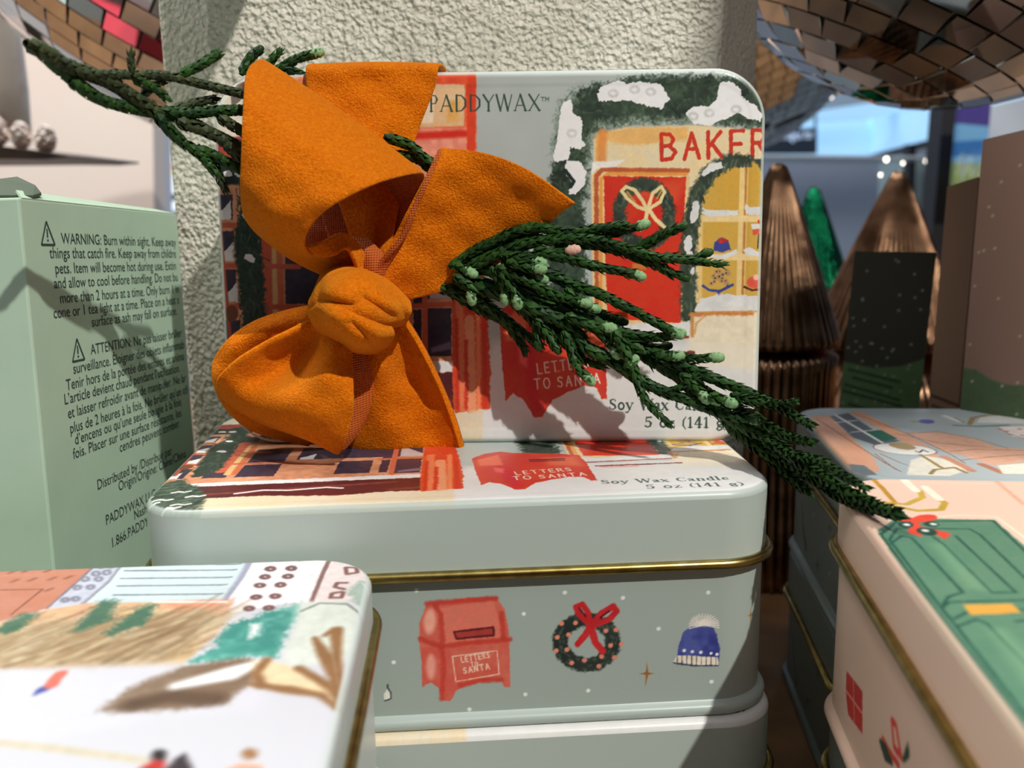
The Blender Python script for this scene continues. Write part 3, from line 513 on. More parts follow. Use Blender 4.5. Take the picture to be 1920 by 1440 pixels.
# ------------------------------------------------------------------ table and room shell
tb = empty('display_table'); tag(tb, 'oak display table carrying the stacked tins and boxes', 'table')
box_mesh('tabletop', (-.8, .07, -.03), (.9, .75, 0), M_wood, tb, .002)
for sx in (-.75, .85):
    for sy in (.11, .70): box_mesh('leg', (sx-.03, sy-.03, -.9), (sx+.03, sy+.03, -.03), M_wood, tb)
M_floor = mat('floor_concrete', (112, 116, 118), .5, noise=((84, 90, 92), 3, .3, .7)); M_wallg = mat('grey_wall_paint', (150, 156, 168), .8)
tag(box_mesh('floor', (-3, -3, -.95), (4, 5, -.9), M_floor), kind='structure')
# ------------------------------------------------------------------ plaster block
M_plas = mat('pitted_plaster', (236, 232, 218), .85, noise=((198, 192, 176), 25, .3, .7), spec=.2)
nt = M_plas.node_tree; b = nt.nodes['Principled BSDF']; tc = [n for n in nt.nodes if n.type == 'TEX_COORD'][0]
def addn(t): return nt.nodes.new(t)
nz = addn('ShaderNodeTexNoise'); nz.inputs['Scale'].default_value = 520; nz.inputs['Detail'].default_value = 3; nz.inputs['Distortion'].default_value = 1.2
vo = addn('ShaderNodeTexVoronoi'); vo.inputs['Scale'].default_value = 700; vo.feature = 'SMOOTH_F1'
ma = addn('ShaderNodeMath'); ma.operation = 'ADD'
for n_ in (nz, vo): nt.links.new(tc.outputs['Object'], n_.inputs['Vector'])
nt.links.new(nz.outputs['Fac'], ma.inputs[0]); nt.links.new(vo.outputs['Distance'], ma.inputs[1])
bp = addn('ShaderNodeBump'); bp.inputs['Strength'].default_value = .9; bp.inputs['Distance'].default_value = .0019
nt.links.new(ma.outputs[0], bp.inputs['Height']); nt.links.new(bp.outputs['Normal'], b.inputs['Normal'])
def plan_prism(name, pts, z0, z1, m, parent=None, bevel=0):
    n = len(pts); V = [(x, y, z0) for x, y in pts]+[(x, y, z1) for x, y in pts]
    F = [tuple(range(n))[::-1], tuple(range(n, 2*n))]+[(i, (i+1) % n, n+(i+1) % n, n+i) for i in range(n)]
    o = new_mesh(name, V, F, m, parent)
    if bevel:
        md = o.modifiers.new('bevel', 'BEVEL'); md.width = bevel; md.segments = 3
    return o
YB0 = .2725
xl = atY(392, 60, YB0)[0]; xr = atY(1352, 60, YB0)[0]; xl2 = atY(298, 60, YB0+.006)[0]; xr2 = atY(1421, 60, YB0+.022)[0]
blk = plan_prism('plaster_pedestal', [(xl2-.001, YB0+.045), (xl2, YB0+.006), (xl, YB0), (xr, YB0), (xr2, YB0+.022), (xr2, YB0+.045)], 0, .26, M_plas, bevel=.0022)
tag(blk, 'tall off-white block of pitted plaster standing behind the upright tin', 'pedestal')

# ------------------------------------------------------------------ velvet bow
M_velvet = mat('orange_velvet', (228, 126, 12), .9, noise=((206, 96, 2), 1500, .3, .7), bump=(2400, .8, .0007, 'noise'), sheen=(.6, .4, (255, 186, 60)), spec=.1)
M_back = mat('ribbon_weave', (184, 84, 6), .7, bump=None, sheen=(.12, .4, (255, 180, 80)))
nt = M_back.node_tree; b = nt.nodes['Principled BSDF']; tc = [n for n in nt.nodes if n.type == 'TEX_COORD'][0]
ws = []
for dr_ in ('X', 'Z'):
    w_ = nt.nodes.new('ShaderNodeTexWave'); w_.bands_direction = dr_; w_.inputs['Scale'].default_value = 620; nt.links.new(tc.outputs['Object'], w_.inputs['Vector']); ws.append(w_)
mm_ = nt.nodes.new('ShaderNodeMath'); mm_.operation = 'MULTIPLY'; nt.links.new(ws[0].outputs['Fac'], mm_.inputs[0]); nt.links.new(ws[1].outputs['Fac'], mm_.inputs[1])
bp = nt.nodes.new('ShaderNodeBump'); bp.inputs['Strength'].default_value = .8; bp.inputs['Distance'].default_value = .0004; nt.links.new(mm_.outputs[0], bp.inputs['Height']); nt.links.new(bp.outputs['Normal'], b.inputs['Normal'])
nF = R2 @ np.array([0, 0, 1.]); pF = np.array(M2 @ Vector((0, 0, TH_)))
def bowpt(px, py, d): return on_plane(px, py, pF+nF*d/1000., nF)   # d: millimetres in front of the tin
def catmull(P, n):
    P = np.asarray(P, float); Q = np.concatenate([[2*P[0]-P[1]], P, [2*P[-1]-P[-2]]]); out = []
    k = len(P)-1
    for i in range(k):
        p0, p1, p2, p3 = Q[i], Q[i+1], Q[i+2], Q[i+3]
        for t in np.arange(n)/n: out.append(.5*((2*p1)+(-p0+p2)*t+(2*p0-5*p1+4*p2-p3)*t*t+(-p0+3*p1-3*p2+p3)*t**3))
    out.append(P[-1]); return np.array(out)
def cloth(name, rows, parent, m, thick=1.0, nu=10, nv=8, offset=0, flip=True, crease=None, wr=.22):
    """rows: list of rows, each a list of (px,py,d)"""
    G = np.array(rows, float)                                      # R x C x 3
    G = np.array([catmull(G[i], nv) for i in range(len(G))]); G = np.array([catmull(G[:, j], nu) for j in range(G.shape[1])]).transpose(1, 0, 2)
    R_, C_ = G.shape[:2]; X, Y = G[..., 0], G[..., 1]
    G[..., 2] += wr*(np.sin(X/23+Y/31)+np.sin(X/17-Y/13+1)+.6*np.sin(Y/9+X/37))
    for (x0, y0, x1, y1, dep, w_) in (crease or []):
        ex, ey = x1-x0, y1-y0; t = np.clip(((X-x0)*ex+(Y-y0)*ey)/(ex*ex+ey*ey), 0, 1); dd = np.hypot(X-x0-t*ex, Y-y0-t*ey); G[..., 2] -= dep*np.exp(-(dd/w_)**2)
    G = np.array([[bowpt(*G[i, j]) for j in range(C_)] for i in range(R_)])
    fc = grid_faces(R_, C_)
    o = new_mesh(name, G.reshape(-1, 3), fc[:, ::-1] if flip else fc, m, parent, smooth=True)
    s = o.modifiers.new('solid', 'SOLIDIFY'); s.thickness = thick/1000.; s.offset = offset
    if len(o.data.materials) > 1: s.material_offset = 1; s.material_offset_rim = 0
    bv = o.modifiers.new('sub', 'SUBSURF'); bv.levels = 1; bv.render_levels = 1
    return o
BOW = empty('ribbon_bow', tuple(bowpt(680, 580, 5))); bpy.context.view_layer.update()
tag(BOW, 'orange velvet ribbon bow knotted around the upright tin', 'bow')
BOWI = BOW.matrix_world.inverted()
def bow_piece(*a, **k):
    o = cloth(*a, **k); o.matrix_parent_inverse = BOWI; return o
VB = [M_velvet, M_back]
#BOW_BEGIN
# band over the top of the tin
bow_piece('wrap_band', [[(590, 140, -14), (700, 138, -14), (838, 138, -14)], [(582, 128, -8), (700, 124, -8), (836, 127, -8)], [(573, 127, 1.2), (700, 123, 1.4), (824, 125, 1.2)], [(575, 165, 2.2), (695, 160, 3), (816, 165, 2.2)], [(590, 240, 4), (695, 240, 6), (790, 232, 3)], [(620, 340, 7), (700, 330, 9), (768, 300, 5)], [(655, 440, 9), (700, 430, 11), (745, 400, 8)], [(672, 520, 9), (700, 520, 11), (725, 500, 9)]], BOW, VB)
# band towards the foot of the tin
bow_piece('wrap_band', [[(655, 590, 10), (690, 585, 14), (730, 585, 12), (752, 590, 10)], [(650, 660, 8), (700, 650, 14), (760, 645, 10), (783, 650, 12)], [(640, 730, 6), (710, 720, 11), (775, 705, 6), (812, 712, 9)], [(635, 790, 4), (715, 780, 8), (795, 765, 4), (842, 772, 6)], [(640, 838, 2), (720, 836, 5), (810, 832, 2.5), (866, 838, 3)], [(642, 846, 1), (720, 846, 2.5), (810, 845, 1.2), (870, 847, 1.4)]], BOW, VB)
bow_piece('wrap_band', [[(742, 590, 14), (756, 592, 15)], [(775, 640, 12), (788, 644, 13)], [(806, 700, 8.5), (822, 712, 9)], [(838, 768, 5.5), (850, 782, 6)], [(858, 830, 2.5), (868, 842, 3)]], BOW, VB, thick=1.6)
# big upper loop
bow_piece('loop', [[(650, 545, 8), (680, 535, 10), (712, 522, 12)], [(610, 430, 6), (680, 430, 7), (755, 425, 7)], [(560, 250, 6), (680, 330, 8), (792, 352, 10)], [(500, 124, 12), (650, 225, 14), (796, 330, 15)],
 [(476, 116, 20), (640, 222, 20), (786, 326, 20)], [(460, 140, 27), (610, 245, 27), (757, 330, 27)], [(455, 200, 33), (580, 290, 34), (708, 344, 34)], [(452, 280, 35), (550, 350, 36), (650, 371, 37)], [(451, 350, 32), (520, 400, 35), (605, 400, 36)],
 [(456, 396, 26), (510, 430, 30), (577, 436, 33)], [(468, 420, 20), (520, 450, 25), (574, 462, 28)], [(492, 444, 15), (540, 470, 20), (592, 477, 23)], [(540, 480, 11), (580, 496, 15), (630, 470, 19)], [(590, 505, 9), (620, 512, 12), (655, 450, 15)], [(635, 535, 9), (655, 530, 11), (690, 500, 13)], [(655, 560, 9), (672, 550, 11), (700, 535, 13)]], BOW, VB, nu=6)
bow_piece('loop', [[(640, 440, 14), (665, 445, 15), (690, 450, 14)], [(660, 470, 16), (690, 475, 18), (712, 470, 16)], [(672, 510, 16), (700, 505, 19), (735, 500, 17)], [(680, 545, 14), (705, 540, 17), (740, 535, 15)]], BOW, [M_back, M_back])
bow_piece('loop', [[(520, 470, 4), (560, 400, 4), (600, 330, 4)], [(580, 500, 5), (640, 430, 5), (700, 360, 5)], [(640, 540, 5), (700, 470, 6), (780, 390, 6)]], BOW, [M_back, M_back])
bow_piece('loop', [[(574, 462, 29), (592, 480, 27)], [(604, 452, 27), (626, 480, 25)], [(638, 436, 23), (650, 468, 23)], [(668, 452, 20), (664, 492, 21)], [(690, 492, 17), (672, 522, 18)], [(706, 528, 14), (684, 545, 15)]], BOW, VB, flip=False)
# tail reaching right
bow_piece('tail', [[(690, 560, 14), (705, 560, 17), (730, 560, 15), (750, 562, 12)], [(712, 500, 16), (735, 510, 18), (760, 530, 15), (790, 556, 12)], [(742, 438, 18), (775, 455, 17), (815, 492, 14), (860, 536, 10)], [(772, 378, 20), (830, 400, 17), (885, 445, 14), (930, 498, 10)], [(800, 325, 20), (868, 352, 18), (940, 392, 15), (1000, 448, 12)], [(818, 288, 18), (890, 308, 19), (972, 340, 18), (1052, 400, 16)], [(825, 280, 17), (905, 286, 19), (990, 318, 19), (1080, 381, 18)]], BOW, VB, flip=False)
bow_piece('tail', [[(684, 545, 17), (705, 540, 18)], [(710, 495, 19.5), (738, 480, 18.5)], [(750, 450, 21), (764, 430, 19.5)], [(775, 395, 22), (782, 378, 21)], [(800, 340, 22), (806, 325, 21)], [(822, 290, 19), (827, 280, 18)]], BOW, [M_back, M_back])
# lower left loop: outer sheet, inner panel, woven inside
bow_piece('loop', [[(600, 572, 10), (600, 590, 14), (600, 615, 15)], [(540, 582, 12), (535, 602, 15), (530, 628, 15)], [(470, 606, 13), (465, 635, 15), (468, 662, 13)], [(418, 648, 13), (425, 680, 14), (445, 705, 12)], [(399, 695, 11), (412, 725, 12), (445, 745, 10)], [(418, 755, 8), (440, 770, 9), (480, 775, 8)], [(462, 800, 5), (490, 800, 6), (530, 800, 6)], [(520, 822, 3), (540, 815, 4), (580, 810, 5)], [(580, 836, 2), (590, 825, 3), (610, 815, 4)]], BOW, VB)
bow_piece('loop', [[(596, 588, 17), (612, 600, 20), (632, 615, 22), (655, 630, 20)], [(560, 610, 20), (585, 640, 16), (622, 665, 25), (660, 668, 22)], [(508, 636, 22), (552, 672, 14), (605, 700, 27), (662, 715, 25)], [(452, 668, 23), (518, 705, 16), (578, 735, 27), (664, 760, 26)], [(416, 698, 21), (478, 735, 20), (555, 768, 26), (655, 805, 24)], [(406, 722, 16), (470, 762, 18), (548, 800, 21), (640, 848, 20)], [(425, 752, 10), (490, 790, 12), (560, 815, 15), (632, 842, 16)]], BOW, VB, thick=1.3)
bow_piece('loop', [[(640, 640, 17), (668, 640, 15), (700, 640, 12)], [(640, 690, 20), (672, 690, 15), (702, 690, 11)], [(648, 750, 20), (676, 748, 15), (698, 740, 11)], [(648, 800, 20), (668, 798, 17), (684, 785, 13)], [(638, 846, 19), (644, 842, 18), (656, 832, 17)]], BOW, [M_back, M_back])
# knot
bow_piece('knot', [[(588, 560, 6), (612, 508, 8), (665, 500, 8), (720, 520, 6), (766, 566, 4)], [(582, 566, 16), (612, 520, 24), (668, 512, 25), (728, 534, 22), (769, 572, 14)], [(580, 574, 22), (610, 545, 31), (668, 538, 33), (728, 556, 29), (770, 582, 18)], [(582, 584, 22), (608, 572, 32), (664, 570, 35), (722, 580, 31), (768, 592, 19)], [(590, 596, 17), (612, 598, 27), (664, 606, 31), (715, 610, 27), (760, 603, 15)], [(600, 606, 8), (625, 612, 14), (665, 622, 16), (705, 622, 13), (745, 608, 6)]], BOW, [M_velvet], thick=1.2, wr=.5, crease=[(606, 512, 600, 600, 3, 7), (612, 560, 660, 572, 1.6, 6), (725, 545, 765, 600, 2.2, 9), (680, 560, 735, 590, 1.2, 7)])
bow_piece('knot', [[(584, 566, 20), (612, 560, 30), (650, 575, 33), (690, 592, 31), (728, 606, 24)], [(580, 586, 23), (612, 584, 34), (655, 602, 37), (700, 618, 33), (738, 626, 22)], [(590, 610, 20), (624, 612, 32), (664, 632, 34), (704, 642, 28), (732, 640, 16)], [(606, 634, 12), (640, 648, 20), (672, 660, 20), (704, 660, 14), (722, 650, 8)]], BOW, [M_velvet], thick=1.2, wr=.45, crease=[(600, 590, 650, 640, 2, 7), (660, 604, 700, 640, 1.6, 7)])
#BOW_END

# ------------------------------------------------------------------ cypress sprig
M_leaf = mat('cypress_scale_leaf', (50, 88, 34), .5, noise=((24, 50, 26), 260, .3, .7), spec=.2)
M_leafd = mat('cypress_leaf_dull', (66, 78, 44), .6, noise=((38, 52, 32), 220, .3, .7), spec=.3)
M_bud = mat('pale_cone_bud', (104, 150, 98), .6, noise=((140, 176, 124), 900, .35, .65), bump=(2500, .5, .0004, 'noise'))
M_pinkbud = mat('pink_cone_bud', (214, 170, 150), .6, bump=(2500, .5, .0004, 'noise'))
SPR = empty('cypress_sprig', tuple(bowpt(820, 520, 10))); bpy.context.view_layer.update(); SPI = SPR.matrix_world.inverted()
tag(SPR, 'long green cypress sprig tucked behind the orange bow', 'greenery')
def resample(P, step):
    seg = np.linalg.norm(np.diff(P, axis=0), axis=1); s = np.concatenate([[0], np.cumsum(seg)]); n = max(3, int(s[-1]/step)+1); t = np.linspace(0, s[-1], n)
    return np.stack([np.interp(t, s, P[:, k]) for k in range(3)], 1), s[-1]
def branchlet(pts3, r0, r1, m, name='branchlet', name_fl=1):
    P = catmull(pts3, 8); P, L = resample(P, .00095); n = len(P); V = []; F = []
    T = np.gradient(P, axis=0); T /= np.linalg.norm(T, axis=1)[:, None]+1e-12
    up = np.array([0, -1., .2]); 
    for i in range(n):
        f = i/(n-1); r = r0*(1-f)+r1*f; t = T[i]; s = np.cross(t, up); s /= np.linalg.norm(s)+1e-9; u = np.cross(s, t)
        b0 = len(V)
        for q in range(6): a = math.pi*q/3; V.append(P[i]+r*.62*(s*math.cos(a)+u*math.sin(a)))
        if i:
            for q in range(6): F.append((b0-6+q, b0-6+(q+1) % 6, b0+(q+1) % 6, b0+q)) if False else None
    # core quads
    core = [(i*6+q, i*6+(q+1) % 6, (i+1)*6+(q+1) % 6, (i+1)*6+q) for i in range(n-1) for q in range(6)]
    F = core
    for i in range(n-1):
        f = i/(n-1); r = r0*(1-f)+r1*f; t = T[i]; s = np.cross(t, up); s /= np.linalg.norm(s)+1e-9; u = np.cross(s, t)
        for q in range(3):
            a = 2*math.pi*q/3+(i % 2)*math.pi/3+random.uniform(-.25, .25)+i*.13
            rd = s*math.cos(a)+u*math.sin(a); tg = np.cross(t, rd); ln = r*random.uniform(2.6, 3.6); wdt = r*.78; op = random.uniform(1.1, 1.35+.5*(name_fl))
            b0 = len(V); p = P[i]
            V += [p+rd*r*.55, p+t*ln*.4+rd*r*1.05+tg*wdt, p+t*ln*.45+rd*r*1.28, p+t*ln*.4+rd*r*1.05-tg*wdt, p+t*ln+rd*r*op, p+t*ln*.35+rd*r*.5]
            F += [(b0, b0+1, b0+2), (b0, b0+2, b0+3), (b0+1, b0+4, b0+2), (b0+2, b0+4, b0+3), (b0+1, b0, b0+5), (b0+3, b0+5, b0), (b0+1, b0+5, b0+4), (b0+5, b0+3, b0+4)]
    # tip
    b0 = len(V); V.append(P[-1]+T[-1]*r1*2.2); F += [((n-1)*6+q, (n-1)*6+(q+1) % 6, b0) for q in range(6)]
    o = new_mesh(name, V, F, m, SPR, smooth=False); o.matrix_parent_inverse = SPI; return o
def bud(p, t, r, m, par, ln=3.3):
    t = t/np.linalg.norm(t); up = np.array([0, -1., .2]); s = np.cross(t, up); s /= np.linalg.norm(s); u = np.cross(s, t); V = []; F = []; K = 10; N_ = 10
    for i in range(K+1):
        a = math.pi*i/K; rr = r*(math.sin(a)**.8)*(1+.12*math.cos(3*i)); z = -math.cos(a)*r*ln/2
        for q in range(N_): an = 2*math.pi*q/N_+.3*(i % 2); V.append(p+t*z+rr*(1+.12*((q+i) % 2))*(s*math.cos(an)+u*math.sin(an)))
    for i in range(K):
        for q in range(N_): F.append((i*N_+q, i*N_+(q+1) % N_, (i+1)*N_+(q+1) % N_, (i+1)*N_+q))
    new_mesh('cone_bud', V, F, m, par, smooth=True)
#SPRIG_BEGIN
YT = atZ(1679, 968, TOP+.0028)[1]
def sy(px):   # how far from the camera the sprig runs, along its length
    xs = [40, 300, 470, 700, 900, 1200, 1400, 1680]; ys = [.158, .188, .203, .209, .208, .203, .1975, YT]
    return float(np.interp(px, xs, ys))
def sp(pts, dy=0): return np.array([atY(x, y, sy(x)+dy/1000.) for x, y in pts])
W_ = 1.0
RIGHT = [ # (points, r0, r1, dy, bud)
 ([(840, 500), (900, 465), (990, 428), (1060, 436), (1128, 428), (1172, 423)], 1.15, .9, -1, 0),
 ([(870, 505), (930, 470), (988, 450), (1060, 452), (1120, 446), (1198, 424)], 1.1, .8, 0, 1),
 ([(880, 500), (950, 470), (1018, 452), (1091, 448), (1146, 457), (1238, 483), (1300, 489), (1357, 496)], 1.2, .75, -2, 0),
 ([(1190, 468), (1213, 457), (1240, 442), (1272, 428)], 1.1, .9, 1, 2),
 ([(1040, 462), (1095, 458), (1150, 468), (1220, 494), (1262, 516)], 1.1, .8, 0, 0),
 ([(1215, 480), (1230, 490), (1250, 506), (1275, 517)], 1.0, .8, -1, 2),
 ([(1000, 470), (1065, 485), (1128, 502), (1165, 508)], 1.1, .9, -3, 0),
 ([(1165, 508), (1190, 515)], 1.1, .9, -3, 1),
 ([(1240, 480), (1290, 486), (1318, 477)], 1.0, .8, -1, 2),
 ([(940, 480), (1010, 478), (1067, 470)], 1.0, .7, -3, 3),
 ([(940, 490), (1018, 510), (1065, 531), (1128, 553), (1202, 590), (1262, 622)], 1.25, .9, -2, 1),
 ([(930, 500), (981, 522), (1040, 553), (1090, 566)], 1.15, .9, -4, 1),
 ([(900, 500), (926, 511), (995, 548), (1066, 561)], 1.2, .9, 0, 1),
 ([(960, 515), (1000, 537), (1050, 560), (1104, 581), (1160, 600)], 1.2, .95, 1, 2),
 ([(850, 520), (930, 545), (1025, 577), (1104, 602), (1167, 631), (1221, 671), (1267, 700), (1317, 746), (1375, 787), (1437, 821), (1500, 867), (1562, 908), (1625, 942), (1679, 964)], 1.9, 1.15, 0, 0),
 ([(1150, 620), (1190, 628), (1235, 632), (1265, 627)], 1.1, .9, -1, 1),
 ([(1215, 660), (1270, 668), (1305, 672), (1336, 671)], 1.05, .85, -2, 1),
 ([(1230, 670), (1262, 668)], 1.1, 1.0, -4, 1),
 ([(1230, 672), (1285, 688), (1333, 708), (1400, 735), (1458, 762), (1522, 798)], 1.3, .85, -2, 0),
 ([(1370, 740), (1430, 757), (1470, 757), (1493, 752)], 1.1, .7, -3, 0),
 ([(980, 570), (1062, 608), (1096, 646), (1146, 675), (1187, 704), (1233, 729), (1290, 750), (1354, 775), (1408, 786)], 1.45, 1.0, -3, 1),
 ([(1148, 615), (1165, 645), (1185, 685), (1205, 740), (1230, 772), (1257, 797)], 1.2, .7, -5, 0),
 ([(960, 540), (1000, 567), (1025, 608), (1067, 650), (1096, 675), (1133, 688)], 1.25, .75, -2, 0),
 ([(1055, 620), (1067, 645), (1080, 683), (1100, 706)], 1.1, .95, -4, 1),
 ([(965, 560), (985, 580), (1002, 606), (1008, 640)], 1.05, .9, -2, 2),
 ([(1000, 590), (1022, 620), (1040, 648)], 1.05, .9, -3, 2),
 ([(1240, 735), (1267, 730), (1304, 704)], .95, .7, -4, 0),
 ([(1275, 700), (1300, 722), (1316, 740)], 1.0, .9, -4, 1),
 ([(1400, 770), (1425, 788), (1479, 818), (1522, 829)], 1.1, .85, -1, 0),
 ([(1350, 770), (1385, 810), (1437, 852), (1479, 892), (1515, 921)], 1.45, .9, 1, 0),
 ([(1430, 820), (1479, 850), (1533, 864), (1583, 892), (1624, 917)], 1.2, .85, -2, 0),
 ([(1450, 850), (1512, 889), (1583, 935), (1640, 958)], 1.3, 1.0, 1, 0),
 ([(1290, 710), (1325, 735), (1375, 760), (1415, 778)], 1.25, .9, 0, 0),
 ([(1190, 640), (1225, 652), (1242, 650)], 1.1, .9, 1, 2),
 ([(808, 530), (860, 550), (905, 568), (963, 611), (1012, 648)], 1.3, .9, 1, 0),
 ([(880, 500), (924, 512), (960, 560), (994, 597), (1041, 652)], 1.25, .8, 0, 0),
 ([(930, 530), (963, 557), (1021, 597), (1078, 632), (1092, 660)], 1.3, .9, -1, 0),
 ([(840, 540), (900, 580), (940, 600), (975, 640), (985, 660)], 1.2, .8, 2, 0),
 ([(850, 515), (878, 535), (882, 552)], 1.0, .9, -3, 1),
 ([(930, 500), (960, 540), (967, 560)], 1.0, .9, -4, 1),
 ([(920, 500), (945, 540), (946, 552)], 1.0, .9, -3, 1),
 ([(950, 480), (985, 486), (1004, 490)], 1.0, .9, -4, 1),
 ([(950, 490), (985, 500), (1004, 503)], 1.0, .9, -5, 1),
 ([(960, 500), (990, 513), (1008, 520)], 1.0, .9, -3, 1),
 ([(850, 495), (876, 508)], 1.0, .9, -3, 1),
 ([(1060, 540), (1085, 570), (1106, 576)], 1.0, .9, -3, 1),
 ([(1100, 600), (1140, 640), (1150, 655)], 1.0, .9, -4, 1),
 ([(1170, 690), (1180, 682)], 1.0, 1.0, -5, 1),
 ([(1330, 740), (1362, 752)], 1.0, .9, -5, 1),
 ([(1060, 590), (1110, 612), (1135, 614)], 1.1, .9, -5, 1)]
LEFT = [
 ([(47, 80), (85, 98), (120, 120), (200, 152), (250, 182), (290, 206), (340, 222), (400, 252), (470, 285)], 1.25, 1.2, 0, 0),
 ([(70, 92), (110, 128), (150, 160), (200, 190), (260, 206), (300, 214)], 1.1, 1.0, 1, 0),
 ([(110, 112), (160, 136), (240, 140), (310, 142), (380, 158), (470, 180)], .8, .9, -1, 0),
 ([(335, 140), (370, 125), (407, 102)], .85, .9, -1, 0),
 ([(249, 136), (246, 118), (246, 97)], .7, .75, -2, 0),
 ([(248, 146), (290, 166), (312, 184)], .9, .8, -1, 0),
 ([(265, 178), (290, 160), (318, 146)], .8, .7, 0, 0),
 ([(300, 208), (350, 212), (405, 208), (470, 206)], 1.0, 1.0, -1, 0),
 ([(325, 206), (360, 195), (402, 186)], .9, .8, 1, 0),
 ([(290, 212), (330, 255), (372, 288), (402, 322)], 1.1, .8, -1, 0),
 ([(330, 226), (400, 252), (440, 285), (470, 300)], 1.1, 1.0, -2, 0),
 ([(365, 276), (410, 296), (470, 328)], 1.0, .9, -1, 0),
 ([(408, 218), (440, 238), (470, 256)], 1.0, .9, -2, 0),
 ([(130, 150), (180, 182), (230, 200)], 1.1, 1.0, 0, 0),
 ([(395, 290), (410, 330), (425, 360)], .9, .6, 1, 0),
 ([(452, 140), (468, 112), (480, 100)], 1.0, .95, 18, 2),
 ([(500, 125), (515, 106), (526, 97)], .9, .7, 20, 0),
 ([(515, 135), (555, 112), (588, 102)], .95, .9, 20, 1),
 ([(525, 128), (550, 134), (570, 142)], .9, .7, 20, 0),
 ([(720, 255), (765, 272), (790, 292), (810, 306)], 1.1, 1.0, 4, 2),
 ([(730, 290), (775, 296), (800, 312)], 1.1, 1.0, 5, 0)]
for k_, (pts, r0, r1, dy, bd) in enumerate(RIGHT+LEFT):
    isl = k_ >= len(RIGHT); P = sp(pts, dy); sc_ = np.mean(P[:, 1])/.205
    fk = .98 if (isl and k_ < len(RIGHT)+15) else .88
    bo = branchlet(P, r0*sc_*fk/1000., r1*sc_*fk/1000., M_leafd if isl and k_ < len(RIGHT)+15 and k_ % 2 == 0 else M_leaf, name_fl=0 if isl else 1)
    if bd: bud(P[-1]+(P[-1]-P[-2])/np.linalg.norm(P[-1]-P[-2])*.0008, P[-1]-P[-2], .00108 if bd != 2 else .0009, {1: M_bud, 2: M_leaf, 3: M_pinkbud}[bd], bo)
#SPRIG_END

# ------------------------------------------------------------------ mint card box with warning text
def text_mesh(txt, size=1.0):
    cu = bpy.data.curves.new('t', 'FONT'); cu.body = txt; cu.size = size; cu.resolution_u = 3
    o = bpy.data.objects.new('t', cu); COL.objects.link(o); dg = bpy.context.evaluated_depsgraph_get(); me = bpy.data.meshes.new_from_object(o.evaluated_get(dg))
    V = np.array([v.co[:] for v in me.vertices]); F = [tuple(p.vertices) for p in me.polygons]; bpy.data.objects.remove(o); return V, F
def surf_text(name, lines, parent, origin, ux, uy, m, lift=.00008):
    """lines: (text, u, v, height, width or None) in metres on the plane origin+u*ux+v*uy"""
    n = np.cross(ux, uy); VV = []; FF = []
    for txt, u, v, h, w in lines:
        V, F = text_mesh(txt); s = h; sx = s
        if w: sx = w/(V[:, 0].max()-V[:, 0].min())
        P = origin+np.outer(u+V[:, 0]*sx, ux)+np.outer(v+V[:, 1]*s, uy)+n*lift; b0 = len(VV); VV += list(P); FF += [tuple(i+b0 for i in f) for f in F]
    return new_mesh(name, VV, FF, m, parent)
pA = atY(35, 370, .195); pB = atY(332, 401, .270)
bd_ = pB-pA; bd_ /= np.linalg.norm(bd_); pC = atY(125, 1035, .195+.0); dn = pC-pA; dn = np.array([dn[0], 0.004, dn[2]]); dn -= bd_*(dn@bd_); dn /= np.linalg.norm(dn)
nx_ = np.cross(bd_, -dn); nx_ = -nx_ if nx_[0] < 0 else nx_; nx_ /= np.linalg.norm(nx_)    # outward (+X) normal
LB = np.linalg.norm(pB-pA); HB = pA[2]/abs(dn[2])-.001; WB = .075
MB = empty('gift_carton', tuple(pA+dn*HB)); bpy.context.view_layer.update()
tag(MB, 'mint green cardboard box printed with candle warnings, open flap on top', 'box')
MBI = MB.matrix_world.inverted()
def P8(o, a, b, c, la, lb, lc):
    V = [o+a*i*la+b*j*lb+c*k*lc for k in (0, 1) for j in (0, 1) for i in (0, 1)]; return V, [(0, 2, 3, 1), (4, 5, 7, 6), (0, 1, 5, 4), (2, 6, 7, 3), (0, 4, 6, 2), (1, 3, 7, 5)]
V, F = P8(pA, -nx_, bd_, dn, WB, LB, HB)
def fixn(o):
    bm = bmesh.new(); bm.from_mesh(o.data); bmesh.ops.recalc_face_normals(bm, faces=bm.faces); bm.to_mesh(o.data); bm.free(); return o
o = fixn(new_mesh('carton', V, F, M_cardgreen, MB)); o.matrix_parent_inverse = MBI; md = o.modifiers.new('b', 'BEVEL'); md.width = .0005; md.segments = 2
M_cardin = mat('dark_card_inside', (66, 80, 62), .7)
# torn flap sticking up at the near top
fo = pA+bd_*.012
fp = [atY(-60, 366, .20), atY(62, 366, .20), atY(77, 361, .205), atY(66, 347, .21), atY(32, 331, .215), atY(0, 335, .215), atY(-60, 335, .215)]
o = new_mesh('flap', fp, [tuple(range(len(fp)))], M_cardin, MB); o.matrix_parent_inverse = MBI; md = o.modifiers.new('s', 'SOLIDIFY'); md.thickness = .0006
fl = [pA+nx_*0+bd_*.001, pB-bd_*.001, pB-bd_*.004-nx_*.004+np.array([0, 0, .0012]), pA+bd_*.006-nx_*.004+np.array([0, 0, .002])]
o = new_mesh('flap', fl, [(0, 1, 2, 3)], M_cardgreen, MB); o.matrix_parent_inverse = MBI; md = o.modifiers.new('s', 'SOLIDIFY'); md.thickness = .0005
up_ = -dn
def bx_uv(px, py): q = on_plane(px, py, pA, nx_)-pA; return q@bd_, q@up_
